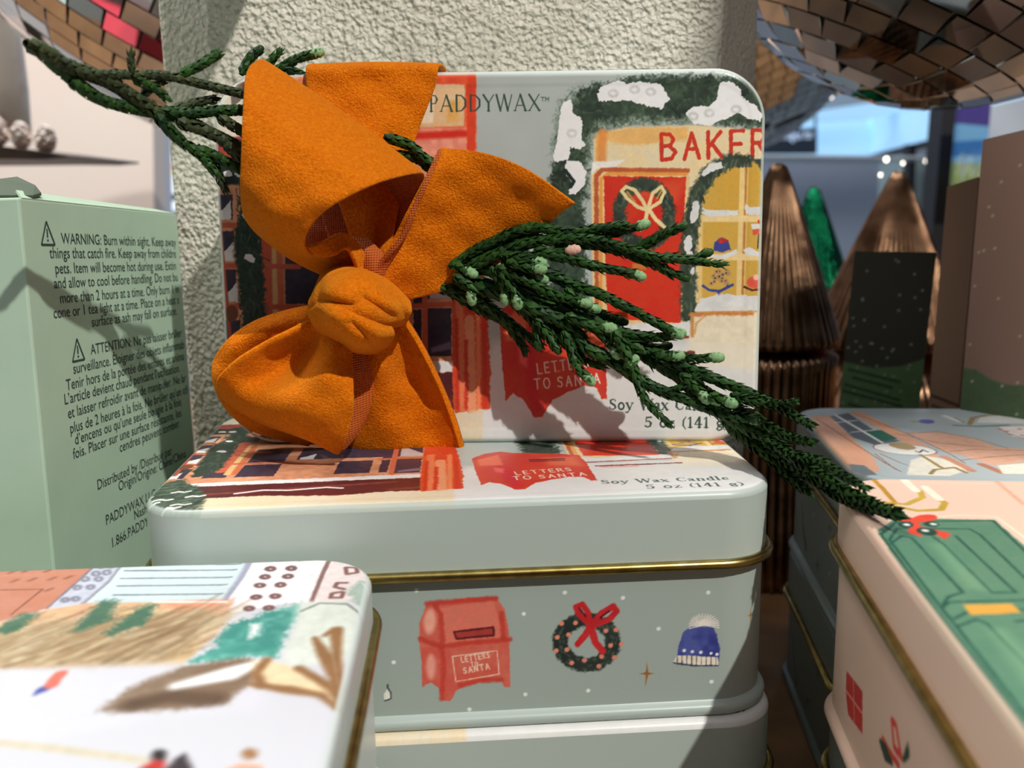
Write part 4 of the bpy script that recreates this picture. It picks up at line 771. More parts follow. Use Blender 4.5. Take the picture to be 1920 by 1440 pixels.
LN = [('WARNING: Burn within sight. Keep away from', 115, 457), ('things that catch fire. Keep away from children and', 93, 484), ('pets. Item will become hot during use. Extinguish', 103, 513), ('and allow to cool before handling. Do not burn for', 101, 541), ('more than 2 hours at a time. Only burn 1 incense', 112, 569), ('cone or 1 tea light at a time. Place on a heat safe', 100, 597), ('surface as ash may fall on surface.', 172, 613),
      ('ATTENTION: Ne pas laisser br\u00fbler sans', 170, 665), ('surveillance. \u00c9loigner des objets inflammables.', 137, 701), ('Tenir hors de la port\u00e9e des enfants et animaux.', 124, 732), ("L\u2019article devient chaud pendant l\u2019utilisation.", 120, 759), ('et laisser refroidir avant de manipuler. Ne br\u00fbler', 127, 785), ('plus de 2 heures \u00e0 la fois. Ne br\u00fbler qu\u2019un c\u00f4ne', 131, 813), ("d\u2019encens ou qu\u2019une seule bougie \u00e0 la fois", 140, 834), ('fois. Placer sur une surface r\u00e9sistante, les', 137, 861), ('cendres peuvent tomber.', 224, 848),
      ('Distributed by /Distribu\u00e9 par', 182, 919), ('Origin/Origine: Chine/China', 222, 921), ('PADDYWAX LLC \u2022 Nashville TN', 198, 985), ('Nashville, Tennessee', 251, 975), ('1.866.PADDYWAX', 208, 1028)]
lines = []; UMAX = LB-.002
u0, v0 = bx_uv(115, 457); u1, v1 = bx_uv(306, 454); V, F = text_mesh('WARNING: Burn within sight. Keep'); sc1 = (u1-u0)/V[:, 0].max()
for t_, px, py in LN:
    u, v = bx_uv(px, py)
    while True:
        V, F = text_mesh(t_)
        if u+V[:, 0].max()*sc1 < UMAX or len(t_) < 4: break
        t_ = t_[:-1]
    lines.append((t_, u, v, sc1*1.0, V[:, 0].max()*sc1-V[:, 0].min()*sc1))
o = surf_text('printed_text', lines, MB, pA, bd_, up_, M_ink, lift=.0001 if np.cross(bd_, up_) @ nx_ > 0 else -.0001); o.matrix_parent_inverse = MBI
tri = []
def add_bar(VV, FF, a, b, w):
    a = np.array(a); b = np.array(b); d = (b-a)/np.linalg.norm(b-a); n = np.array([-d[1], d[0]])*w/2
    k = len(VV); VV += [a+n, b+n, b-n, a-n]; FF.append((k, k+1, k+2, k+3))
for (px, py) in ((90, 459), (147, 676)):
    VV = []; FF = []
    c_ = np.array(bx_uv(px, py)); s_ = sc1*1.5
    a_, b_, t_ = c_+[-s_*.5, 0], c_+[s_*.5, 0], c_+[0, s_*.95]
    for e in ((a_, b_), (b_, t_), (t_, a_)): add_bar(VV, FF, *e, s_*.09)
    add_bar(VV, FF, c_+[0, s_*.3], c_+[0, s_*.65], s_*.09); add_bar(VV, FF, c_+[0, s_*.14], c_+[0, s_*.22], s_*.1)
    o = new_mesh('warning_symbol', [pA+bd_*v[0]+up_*v[1]+nx_*.0001 for v in VV], FF, M_ink, MB); o.matrix_parent_inverse = MBI

# ------------------------------------------------------------------ left front tin
HS = .04275
ML = None
pbr = atZ(706, 1042, 2*HS)      # back right corner of its lid
RL = rz(3.0); WL, DL = .125, .085
tl = pbr-RL @ np.array([WL, DL, 0]); tl[2] = HS
MLm = np2M(RL, tl); ML0 = np2M(RL, (tl[0]-.0003, tl[1]-.0004, 0))
B = Canvas(125, 85, .13, (198, 200, 208), seed=41); B.fn = top_map(MLm, HS)
#LART_BEGIN
B.poly([(-60, 1046), (210, 1038), (150, 1090), (88, 1140), (0, 1165), (-80, 1200)], (192, 130, 110), soft=.4, col2=(178, 116, 94))
B.poly([(-60, 1040), (240, 1030), (200, 1047), (-60, 1062)], (176, 110, 92), soft=.4)
for (x, y) in [(5, 1058), (22, 1060), (62, 1057), (97, 1056)]: B.stroke([(x, y-5), (x-5, y+6)], .9, (240, 214, 198), soft=.2)
for p in ([(35, 1064), (60, 1052)], [(75, 1062), (110, 1052)], [(120, 1050), (145, 1046)]): B.stroke(p, .3, (240, 220, 205))
for p in [(155, 1054), (50, 1070), (24, 1072), (90, 1070), (60, 1086), (98, 1084), (28, 1088), (128, 1082), (92, 1105)]: B.stroke([(p[0]-5, p[1]+2), (p[0]+5, p[1]-2)], .9, (136, 84, 62), soft=.6, a=.8)
B.stroke([(-20, 1106), (80, 1104), (20, 1152)], .4, (132, 74, 60)); 
B.poly([(190, 1050), (238, 1040), (246, 1052), (215, 1085), (165, 1128), (92, 1140)], (186, 190, 206), soft=.3)
B.stroke([(190, 1050), (88, 1140)], .5, (120, 110, 124), soft=.3); B.stroke([(240, 1046), (205, 1090), (158, 1130)], .9, (136, 138, 150), soft=.6)
for p in [(208, 1061), (190, 1062), (200, 1073), (180, 1075), (185, 1085), (160, 1085), (170, 1100), (145, 1101), (142, 1122), (122, 1124)]: B.stroke(arc(p[0], p[1], 6, 4, 0, 360, 8), .7, (120, 122, 138), soft=.4, a=.9)
B.poly([(246, 1040), (480, 1032), (455, 1080), (424, 1118), (424, 1128), (160, 1130), (205, 1092)], (196, 212, 216), soft=.3, var=.02)
for i, y in enumerate((1038, 1047, 1060, 1070, 1084, 1098, 1115)): B.stroke([(255-i*7, y), (462-i*9, y-2), (470-i*9, y-3)], .45, (92, 102, 114), soft=.2)
B.stroke([(480, 1034), (452, 1086), (426, 1122)], 1.6, (150, 152, 172), soft=.8)
B.poly([(488, 1030), (640, 1028), (640, 1060), (600, 1128), (540, 1130), (420, 1150), (430, 1120), (458, 1082)], (234, 228, 232), soft=.4)
for i, (x, y) in enumerate([(524, 1036), (567, 1036), (522, 1048), (563, 1047), (507, 1066), (546, 1065), (497, 1081), (540, 1080), (487, 1097), (526, 1096), (480, 1119), (516, 1117), (467, 1140), (504, 1139)]): B.stroke(arc(x, y, 7, 3.5, 10, 350, 8), .9, (112, 78, 78), soft=.3)
B.stroke([(628, 1030), (605, 1075), (585, 1126)], .9, (130, 96, 92), soft=.3)
B.poly([(632, 1029), (690, 1040), (715, 1080), (700, 1120), (600, 1130), (590, 1124)], (226, 214, 214), soft=.6)
for P in [[(656, 1043), (668, 1048), (672, 1044)], [(648, 1064), (668, 1064), (670, 1074), (650, 1076), (648, 1064)], [(650, 1092), (632, 1092), (628, 1100), (645, 1104)], [(640, 1109), (622, 1112), (620, 1120), (640, 1120), (644, 1110)]]: B.stroke(P, .8, (128, 88, 84), soft=.3)
B.poly([(0, 1165), (88, 1142), (165, 1130), (424, 1126), (440, 1120), (420, 1170), (340, 1250), (0, 1252), (-80, 1252)], (212, 160, 136), soft=1, col2=(196, 170, 130))
B.poly([(300, 1128), (420, 1124), (400, 1150), (350, 1160)], (226, 148, 118), soft=2); B.stroke([(290, 1128), (424, 1128)], .6, (240, 236, 230), soft=.4)
B.poly([(0, 1185), (120, 1165), (380, 1140), (430, 1150), (345, 1230), (240, 1250), (0, 1252), (-60, 1240)], (178, 158, 128), soft=3, wob=2, col2=(156, 132, 100))
B.dabs([(-20, 1180), (420, 1150), (330, 1245), (-20, 1250)], 150, 9, 1.1, [(132, 106, 76), (196, 180, 150), (150, 122, 88), (214, 200, 172), (112, 86, 60)], ang=.9, spread=.5, a=.5, soft=1)
for P in ([(200, 1130), (180, 1160), (150, 1180)], [(275, 1140), (250, 1165), (210, 1185)], [(50, 1155), (20, 1175), (-10, 1185)]): B.stroke(P, [3, 4.5, 2], (52, 98, 80), soft=1.6, wob=1.2, a=.85)
B.poly([(0, 1258), (345, 1242), (420, 1215), (520, 1180), (560, 1240), (480, 1330), (300, 1345), (0, 1400), (-80, 1400)], (202, 203, 212), soft=3, var=.01)
B.poly([(355, 1242), (400, 1215), (430, 1170), (470, 1160), (560, 1128), (570, 1145), (545, 1180), (520, 1230), (430, 1236)], (60, 142, 132), soft=1.2, wob=2.2, col2=(96, 168, 156))
B.poly([(470, 1170), (490, 1168), (485, 1190), (468, 1196)], (240, 240, 240), soft=1.5, wob=1)
B.poly([(560, 1130), (640, 1125), (680, 1140), (700, 1170), (650, 1240), (540, 1250), (530, 1220), (550, 1180)], (208, 216, 208), soft=2, wob=1)
B.stroke([(565, 1145), (600, 1130), (650, 1132), (676, 1150), (684, 1172)], .5, (116, 126, 120), soft=.4)
B.poly([(650, 1110), (675, 1088), (700, 1092), (705, 1120), (690, 1150), (665, 1130)], (160, 180, 170), soft=1, wob=1); B.poly([(678, 1092), (700, 1100), (690, 1106)], WH, soft=.5)
B.poly([(185, 1332), (240, 1290), (340, 1250), (460, 1232), (500, 1240), (480, 1270), (420, 1320), (300, 1332), (210, 1335)], (142, 122, 104), soft=1.5, wob=1, col2=(120, 98, 80))
B.stroke([(250, 1320), (320, 1305), (400, 1310)], 3.5, (92, 72, 58), soft=2); B.stroke([(330, 1285), (430, 1262), (495, 1238)], [2, 4, 1.5], (226, 230, 232), soft=1.4)
B.poly([(475, 1240), (520, 1240), (560, 1255), (610, 1285), (635, 1325), (600, 1300), (540, 1290), (480, 1285)], (222, 202, 166), soft=1.2)
for P in ([(470, 1282), (540, 1292), (600, 1302), (630, 1326)], [(560, 1252), (600, 1275), (632, 1300)], [(590, 1195), (610, 1230), (625, 1270), (634, 1322)], [(610, 1190), (630, 1180), (632, 1230), (640, 1290)], [(500, 1236), (480, 1262), (490, 1285)]): B.stroke(P, [1, 2.2, 1.4, 1][:len(P)] if len(P) == 4 else 1.6, (140, 104, 70), soft=1)
B.stroke([(64, 1302), (80, 1292), (96, 1284)], [.5, 1.8, 1.5], (76, 84, 158), soft=.5); B.stroke([(96, 1284), (104, 1272), (114, 1262)], 1.9, (206, 110, 96), soft=.6)
B.stroke([(0, 1392), (100, 1402), (270, 1425)], 1.2, (196, 186, 160), soft=1.2)
B.poly(ell(298, 1416, 14, 12), (40, 34, 36), soft=1); B.poly([(262, 1440), (290, 1424), (312, 1428), (300, 1460), (260, 1460)], (190, 52, 48), soft=1)
B.poly([(310, 1440), (330, 1420), (346, 1412), (360, 1440), (360, 1480), (310, 1480)], (58, 50, 56), soft=1)
B.poly(ell(468, 1412, 15, 10), (150, 110, 76), soft=1); B.poly([(425, 1440), (450, 1430), (490, 1434), (500, 1470), (425, 1470)], (236, 160, 136), soft=1)
#LART_END
tL = tin('candle_tin', MLm, WL, DL, HS, .0088, .0118, B, (206, 216, 214), None, (206, 214, 212), step=(.00018, .00018), side_step=.0006); tag(tL, 'white tin with snowy city park scene on its lid, in the near left corner', 'tin')
tL0 = tin('candle_tin', ML0, WL, DL, HS, .0088, .0118, None, (206, 216, 214), None, (206, 214, 212), step=(.002, .002), side_step=.002); tag(tL0, 'tin underneath the snowy city park tin at the near left', 'tin')

# unseen cartons added left of the mint box for the mirror ball to reflect
for (x_, y_, w_, d_, h_, c_, lb) in ((-.275, .20, .07, .07, .12, (168, 196, 178), 'pale green carton beyond the left edge, next to the mint box'), (-.26, .30, .055, .06, .10, (216, 214, 210), 'small white carton beyond the left edge of the picture'), (-.36, .24, .07, .08, .13, (132, 140, 138), 'grey carton beyond the left edge of the picture'), (-.27, .39, .06, .06, .09, (188, 46, 64), 'red carton far beyond the left edge of the picture'), (-.37, .36, .08, .08, .11, (150, 168, 164), 'grey-green carton behind the red carton at the far left')):
    tag(box_mesh('gift_carton', (x_-w_/2, y_-d_/2, 0), (x_+w_/2, y_+d_/2, h_), mat('carton_card', c_, .6), None, .001), lb, 'box')
# ------------------------------------------------------------------ peach tin and the grey tins behind it
pbl = atZ(1553, 893, TOP); RP = rz(-6.4); WP, DP = .085, .125
tp = pbl-RP @ np.array([0, DP, 0]); HP = TH_; tp[2] = TOP-HP; MP = np2M(RP, tp); MP0 = np2M(RP, (tp[0]+.0004, tp[1]-.0003, 0))
Cc = Canvas(85, 125, .15, (228, 196, 176), seed=51); Cc.fn = top_map(MP, HP)
#PART_BEGIN
GR = (98, 138, 112); GD = (40, 84, 70)
Cc.stroke([(1860, 895), (1920, 945)], .8, (222, 166, 140), soft=.8)
Cc.stroke([(1628, 890), (1655, 915), (1680, 944)], 1.0, (186, 136, 40), soft=.3); Cc.stroke([(1640, 940), (1700, 945), (1730, 932), (1725, 920), (1716, 920)], 1.2, (196, 164, 66), soft=.3); Cc.stroke([(1660, 945), (1720, 957), (1765, 955), (1772, 942), (1760, 935)], 1.2, (190, 158, 60), soft=.3)
Cc.stroke([(1690, 895), (1718, 920)], 1.6, (240, 230, 210), soft=.2); Cc.stroke([(1734, 912), (1762, 936)], 1.6, (240, 230, 210), soft=.2)
Cc.poly([(1645, 995), (1672, 976), (1760, 972), (1865, 974), (1930, 1030), (2100, 1180), (2300, 1500), (2100, 1800), (1990, 1520), (1900, 1390), (1800, 1240), (1700, 1080)], GR, soft=.25, col2=(84, 126, 102))
Cc.stroke([(1760, 968), (1800, 965), (1868, 968), (1925, 1010)], .5, (244, 220, 190), soft=.2)
for P in ([(1655, 1000), (1680, 978), (1862, 975), (1960, 1070)], [(1668, 1012), (1682, 990), (1818, 991), (1838, 1002), (1950, 1110)], [(1670, 1020), (1690, 1004), (1710, 1008), (1806, 1110), (1778, 1118), (1765, 1140)], [(1750, 1006), (1770, 1020), (1860, 1110), (1905, 1110), (1792, 1004)], [(1765, 1140), (1780, 1128), (1940, 1124)], [(1790, 1160), (1810, 1148), (1960, 1140)], [(1795, 1175), (1830, 1160), (1850, 1168), (1930, 1250)], [(1905, 1165), (1920, 1162)], [(1668, 1012), (1765, 1140), (1790, 1170), (1930, 1350)], [(1650, 1000), (1760, 1150), (1900, 1330), (1960, 1420)]): Cc.stroke(P, .5, GD, soft=.25, wob=.1)
Cc.poly([(1750, 1020), (1765, 1020), (1850, 1105), (1820, 1100)], (146, 184, 142), soft=3, a=.5); Cc.poly([(1860, 1180), (1880, 1180), (1960, 1260), (1930, 1280)], (146, 184, 142), soft=3, a=.5)
Cc.poly([(1806, 1133), (1896, 1131), (1916, 1148), (1820, 1152)], (222, 168, 78), soft=.25, col2=(208, 150, 60))
for P in [ell(1693, 972, 22, 5, 3), ell(1734, 971, 24, 7, -4), [(1708, 972), (1724, 978), (1730, 1006), (1702, 998)], [(1720, 984), (1760, 994), (1785, 1000), (1772, 1010), (1745, 996)]]: Cc.poly(P, (222, 74, 52), soft=.2)
for P in [ell(1698, 983, 15, 6, 5), ell(1746, 982, 15, 5, 5), ell(1738, 996, 20, 7, 10)]: Cc.poly(P, (34, 70, 56), soft=.2)
for p in [(1700, 983), (1750, 982), (1735, 994)]: Cc.dot(Cc.mp([p])[0], .6, WH, mm=True, soft=.3)
#PART_END
PS = Canvas(430, 50, .2, (214, 182, 162), seed=61); PS.fn = left_map(MP, WP, DP, .0118)
PS.poly([(1587, 1258), (1617, 1296), (1617, 1377), (1590, 1340), (1586, 1300)], (196, 46, 44), soft=.2, col2=(176, 34, 38)); PS.stroke([(1600, 1275), (1602, 1362)], .35, (240, 160, 140)); PS.stroke([(1587, 1296), (1617, 1338)], .35, (240, 160, 140))
for P in ([(1655, 1385), (1668, 1410), (1685, 1435)], [(1672, 1350), (1680, 1360), (1690, 1420), (1676, 1400), (1672, 1350)]): PS.stroke(P, 1.2, (206, 56, 42), soft=.2)
PS.stroke([(1650, 1390), (1660, 1410), (1672, 1430)], [1, 3, 1], (36, 60, 44), soft=.3); PS.stroke([(1702, 1395), (1702, 1410), (1694, 1424)], [.6, 2, 1], (40, 64, 46), soft=.3)
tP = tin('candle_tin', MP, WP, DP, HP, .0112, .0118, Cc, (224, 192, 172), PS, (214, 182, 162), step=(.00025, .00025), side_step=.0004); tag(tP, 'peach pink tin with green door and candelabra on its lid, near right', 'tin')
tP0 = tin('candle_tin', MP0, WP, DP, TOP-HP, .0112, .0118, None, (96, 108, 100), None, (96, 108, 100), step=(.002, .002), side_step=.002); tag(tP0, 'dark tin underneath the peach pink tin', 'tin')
RR = rz(-5.6); WR, DR = .125, .080
pr_ = atZ(1482, 763, 2*HS); tr = pr_-RR @ np.array([0, DR, 0]); tr[2] = HS
MR = np2M(RR, tr)
D_ = Canvas(125, 80, .15, (178, 188, 190), seed=71); D_.fn = top_map(MR, HS)
#RART_BEGIN
PE = (232, 176, 146)
D_.poly([(1519, 786), (1524, 780), (1555, 778), (1640, 860), (1650, 884), (1600, 884), (1560, 845), (1535, 818)], PE, soft=.3, col2=(222, 158, 124))
D_.poly([(1525, 800), (1545, 820), (1590, 870), (1640, 890), (1600, 892), (1540, 838)], (150, 120, 92), soft=1.2, a=.7); D_.poly([(1592, 870), (1620, 872), (1645, 890), (1600, 894)], (110, 120, 124), soft=.5)
D_.poly([(1556, 780), (1590, 774), (1660, 820), (1690, 826), (1640, 834), (1600, 820)], (100, 108, 120), soft=.3)
D_.poly([(1620, 806), (1655, 806), (1686, 822), (1650, 828), (1636, 820)], (52, 108, 92), soft=.4)
D_.stroke([(1565, 777), (1655, 830)], .9, (236, 232, 224), soft=.2); D_.stroke([(1565, 792), (1606, 788)], .6, (236, 232, 224), soft=.2); D_.stroke([(1595, 810), (1640, 806)], .6, (236, 232, 224), soft=.2)
D_.poly([(1590, 772), (1615, 772), (1690, 808), (1750, 842), (1765, 870), (1740, 855), (1690, 826)], PE, soft=.3, col2=(224, 164, 132))
D_.poly([(1700, 810), (1760, 810), (1830, 822), (1870, 838), (1930, 842), (1960, 862), (1860, 872), (1800, 852), (1770, 846)], (228, 178, 152), soft=.3)
for P in ([(1600, 774), (1700, 812), (1780, 850), (1810, 868)], [(1700, 812), (1760, 809), (1830, 822), (1890, 840)], [(1680, 812), (1760, 830), (1850, 838)], [(1540, 790), (1600, 830), (1660, 868), (1690, 884)], [(1650, 850), (1690, 868), (1728, 880)], [(1780, 846), (1830, 842), (1920, 844)], [(1805, 862), (1860, 856), (1920, 852)], [(1640, 850), (1680, 880)], [(1530, 784), (1570, 810)]): D_.stroke(P, .35, (150, 96, 76), soft=.15)
D_.poly(ell(1697, 842, 60, 10, 5), (238, 236, 230), soft=.2); D_.stroke([(1697+60*math.cos(rad(a)), 842+10*math.sin(rad(a))+5*math.cos(rad(a))) for a in range(0, 361, 20)], .35, (130, 96, 84), soft=.15)
D_.poly(ell(1692, 836, 26, 6, 8), (176, 150, 104), soft=.3); D_.stroke([(1716, 845), (1724, 848), (1730, 843), (1740, 847)], .5, (50, 50, 60), soft=.15)
D_.poly([(1708, 862), (1735, 854), (1770, 860), (1820, 880), (1780, 892), (1700, 890)], (230, 224, 208), soft=.4); D_.stroke([(1726, 852), (1768, 878)], 1, (160, 136, 84), soft=.2); D_.stroke([(1745, 888), (1752, 880), (1790, 876), (1812, 886)], 1, (156, 132, 84), soft=.2)
D_.stroke([(1770, 856), (1800, 870), (1822, 882)], 2.2, (206, 146, 120), soft=.3); D_.stroke([(1840, 870), (1880, 886)], 2.2, (190, 128, 104), soft=.3); D_.poly([(1870, 872), (1940, 866), (1940, 888), (1880, 888)], (232, 226, 210), soft=.4)
D_.stroke([(1712, 790), (1730, 791)], 1.6, (176, 160, 90), soft=.3); D_.poly(ell(1738, 790, 15, 4, 3), (92, 92, 170), soft=.3)
D_.stroke([(1770, 779), (1800, 790)], 1.8, (230, 228, 222), soft=.3); D_.stroke([(1790, 783), (1808, 792)], .5, (110, 100, 90), soft=.2)
D_.stroke([(1818, 795), (1824, 783), (1850, 778), (1925, 777)], 1.4, (160, 132, 92), soft=.5); D_.poly([(1832, 792), (1838, 782), (1860, 779), (1960, 778), (1960, 795)], (222, 220, 216), soft=.4)
D_.stroke([(1790, 797), (1830, 799), (1890, 797)], 1.2, (92, 112, 112), soft=.4); D_.poly([(1868, 800), (1940, 798), (1960, 812), (1920, 820), (1900, 818)], (236, 226, 220), soft=.3)
for p in [(1875, 804), (1888, 808), (1895, 814), (1912, 804), (1916, 816)]: D_.dot(D_.mp([p])[0], .6, (206, 72, 66), mm=True, soft=.3)
D_.stroke([(1870, 800), (1890, 812), (1920, 822)], .3, (150, 96, 76), soft=.15)
#RART_END
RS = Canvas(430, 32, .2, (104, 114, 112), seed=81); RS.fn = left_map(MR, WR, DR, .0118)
RS.stroke([(1504, 945), (1506, 990), (1511, 1026)], [1.2, 1.6, 2.4], (28, 44, 34), soft=.3); star4(RS, 1533, 1060, 8, (40, 34, 30)); star4(RS, 1556, 990, 6, (40, 34, 30))
for p in [(1525, 965), (1555, 1075), (1520, 1050)]: RS.dot(RS.mp([p])[0], .4, (200, 206, 204), mm=True)
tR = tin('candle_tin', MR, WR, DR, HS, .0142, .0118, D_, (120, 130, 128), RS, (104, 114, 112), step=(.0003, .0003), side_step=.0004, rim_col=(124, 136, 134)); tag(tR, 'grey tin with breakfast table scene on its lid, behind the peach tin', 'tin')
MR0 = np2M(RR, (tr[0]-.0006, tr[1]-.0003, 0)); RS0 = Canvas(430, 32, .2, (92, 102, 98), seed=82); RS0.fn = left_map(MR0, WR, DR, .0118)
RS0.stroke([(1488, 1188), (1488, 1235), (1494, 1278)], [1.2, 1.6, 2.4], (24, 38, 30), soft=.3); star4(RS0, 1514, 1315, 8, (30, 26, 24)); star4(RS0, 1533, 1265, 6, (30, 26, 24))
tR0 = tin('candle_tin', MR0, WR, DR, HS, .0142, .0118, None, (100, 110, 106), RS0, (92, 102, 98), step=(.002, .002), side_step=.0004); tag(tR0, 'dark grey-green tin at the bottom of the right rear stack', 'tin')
#BACKGROUND
# ------------------------------------------------------------------ room shell
M_wallb = mat('blue_grey_wall', (150, 156, 170), .85, noise=((142, 148, 162), 2, .3, .7)); M_ceil = mat('ceiling_paint', (170, 176, 184), .9)
M_brown = mat('dark_walnut_panel', (92, 66, 46), .5, noise=((40, 30, 24), 3, .45, .55)); M_white = mat('warm_white_panel', (240, 226, 216), .7)
M_shop = mat('shop_wall_display', (120, 120, 116), .7); nt = M_shop.node_tree; tc = [n for n in nt.nodes if n.type == 'TEX_COORD'][0]
vo = nt.nodes.new('ShaderNodeTexVoronoi'); vo.distance = 'CHEBYCHEV'; vo.inputs['Scale'].default_value = 2.6; vo.inputs['Randomness'].default_value = .8; nt.links.new(tc.outputs['Object'], vo.inputs['Vector'])
sx_n = nt.nodes.new('ShaderNodeSeparateColor'); nt.links.new(vo.outputs['Color'], sx_n.inputs[0]); cr = nt.nodes.new('ShaderNodeValToRGB'); cr.color_ramp.interpolation = 'CONSTANT'
for i_, (p_, c_) in enumerate([(0, (40, 32, 28)), (.2, (96, 66, 44)), (.36, (132, 136, 132)), (.52, (60, 52, 46)), (.62, (176, 200, 186)), (.72, (214, 210, 204)), (.82, (186, 52, 60)), (.87, (110, 116, 116))]):
    e_ = cr.color_ramp.elements[i_] if i_ < 2 else cr.color_ramp.elements.new(p_); e_.position = p_; e_.color = (*lin(c_), 1)
nt.links.new(sx_n.outputs[0], cr.inputs['Fac']); nt.links.new(cr.outputs['Color'], nt.nodes['Principled BSDF'].inputs['Base Color'])
tag(box_mesh('wall_back', (-2.1, 3.4, -.9), (3.1, 3.5, 1.95), M_wallb), kind='structure')
tag(box_mesh('wall_front', (-2.1, -2.1, -.9), (3.1, -2.0, 1.95), M_shop), kind='structure')
tag(box_mesh('wall_left', (-2.1, -2.0, -.9), (-2.0, 3.4, 1.95), M_white), kind='structure')
tag(box_mesh('wall_right', (3.0, -2.0, -.9), (3.1, 3.4, 1.95), M_wallg), kind='structure')
tag(box_mesh('ceiling', (-2.1, -2.1, 1.95), (3.1, 3.5, 2.05), M_ceil), kind='structure')
def quad_slab(name, px4, Y, th, m, parent=None):
    """a slab whose front outline is given by photo points at distance(s) Y, th deep"""
    Ys = Y if isinstance(Y, (list, tuple)) else [Y]*len(px4); f = [atY(x, y, q) for (x, y), q in zip(px4, Ys)]; k = [p+np.array([0, th, 0]) for p in f]; n = len(f)
    o = new_mesh(name, f+k, [tuple(range(n)), tuple(range(n, 2*n))[::-1]]+[(i, n+i, n+(i+1) % n, (i+1) % n) for i in range(n)], m, parent); return fixn(o)
# left side: pale partition, lit picture strip
tag(quad_slab('wall_partition_left', [(-500, -900), (275, -900), (292, 700), (-500, 700)], .95, .03, mat('blush_wall_paint', (214, 190, 184), .8, noise=((212, 204, 196), 2.2, .35, .65))), kind='structure')
pp = quad_slab('partition_return', [(275, -900), (288, -900), (311, 700), (292, 700)], 1.15, .03, mat('pale_grey_trim', (196, 198, 208), .8)); pp.name = 'trim_1'; tag(pp, kind='structure')
cvP = Canvas(60, 400, 2.0, (225, 238, 248), seed=91)
for y_, c_ in ((300, (232, 170, 228)), (270, (238, 226, 130)), (225, (250, 250, 250)), (195, (242, 160, 130)), (170, (240, 220, 130)), (60, (40, 44, 60))): cvP.poly([(-5, y_-14), (65, y_-14), (65, y_+14), (-5, y_+14)], c_, soft=8, wob=3, mm=True)
def painted_panel(name, c00, c10, c01, cv, w, h, nx, ny, m, parent=None):
    c00, c10, c01 = map(np.array, (c00, c10, c01)); u = np.linspace(0, 1, nx); v = np.linspace(0, 1, ny); U, V = np.meshgrid(u, v); U = U.ravel(); V = V.ravel()
    P = c00+np.outer(U, c10-c00)+np.outer(V, c01-c00); o = new_mesh(name, P, grid_faces(ny, nx), m, parent); paint_attr(o, cv.sample(U*w, V*h)); return o
M_lit = mat('backlit_print', attr='paint', rough=.5); ntl = M_lit.node_tree; bl_ = ntl.nodes['Principled BSDF']; at_ = [n for n in ntl.nodes if n.type == 'ATTRIBUTE'][0]; ntl.links.new(at_.outputs['Color'], bl_.inputs['Emission Color']); bl_.inputs['Emission Strength'].default_value = .75
o = painted_panel('light_box_poster', atY(303, 395, 1.5), atY(350, 395, 1.5), atY(292, 225, 1.5), cvP, 60, 400, 12, 80, M_lit); md = o.modifiers.new('s', 'SOLIDIFY'); md.thickness = .02; md.offset = 1
tag(o, 'bright colourful poster strip seen left of the plaster block', 'poster')
# little shelf with glittery ornaments
M_dark = mat('dark_shelf', (58, 50, 44), .4, noise=((90, 74, 60), 60, .4, .7)); M_glit = mat('blush_glitter', (252, 238, 228), .35, noise=((240, 204, 184), 90, .4, .65), bump=(400, 1, .003, 'voronoi'), sheen=(.3, .4, (255, 240, 230)))
M_blot = mat('blotched_ceramic', (226, 216, 202), .35, noise=((176, 110, 116), 22, .52, .72), coat=.5)
sh = quad_slab('wall_shelf', [(-200, 262), (0, 274), (125, 291), (126, 295), (80, 299), (0, 298), (-200, 300)], .52, .10, M_dark); tag(sh, 'dark little shelf at the far left edge above the mint box', 'shelf')
def lathe(name, prof, loc, m, parent=None, n=48, ribs=0, amp=.03, closed=True):
    V = []; 
    for r, z in prof:
        for q in range(n):
            a = 2*math.pi*q/n; k = 1+(amp*(abs(math.cos(ribs*a/2))-.5) if ribs else 0); V.append((loc[0]+r*k*math.cos(a), loc[1]+r*k*math.sin(a), loc[2]+z))
    F = [(i*n+q, i*n+(q+1) % n, (i+1)*n+(q+1) % n, (i+1)*n+q) for i in range(len(prof)-1) for q in range(n)]
    if closed: F += [tuple(range(n))[::-1], tuple(range((len(prof)-1)*n, len(prof)*n))]
    return new_mesh(name, V, F, m, parent, smooth=True)
for (px, pw, ptop, pbot, lab) in ((-2, 34, 215, 276, 'blush glitter ornament at the shelf corner nearest the frame edge'), (42, 30, 226, 281, 'blush glitter ornament in the middle of the dark shelf'), (88, 32, 232, 287, 'blush glitter ornament nearest the tip of the dark shelf')):
    a = atY(px, pbot, .545); h = atY(px, ptop, .545)[2]-a[2]; r = pw/2/FPX*.56
    bm = bmesh.new(); bmesh.ops.create_icosphere(bm, subdivisions=3, radius=1)
    for v in bm.verts: 
        k = 1+.16*math.sin(7*v.co.x+px)*math.sin(9*v.co.z)+.08*random.uniform(-1, 1); v.co = Vector((v.co.x*r*k*(1.15-.25*v.co.z), v.co.y*r*k, (v.co.z+1)*h/2))
    me = bpy.data.meshes.new('glitter_ornament'); bm.to_mesh(me); bm.free(); me.materials.append(M_glit); o = bpy.data.objects.new('glitter_ornament', me); COL.objects.link(o); o.location = a; tag(o, lab, 'ornament', 'glitter ornaments on the dark shelf')
a = atY(5, 262, .60); h = atY(5, -120, .60)[2]-a[2]
o = lathe('ceramic_vase', [(.012, 0), (.0165, .004), (.0175, .03), (.017, h*.5), (.015, h*.8), (.012, h)], (0, 0, 0), M_blot); o.location = a; tag(o, 'pale blotched ceramic column standing at the far left edge', 'vase')
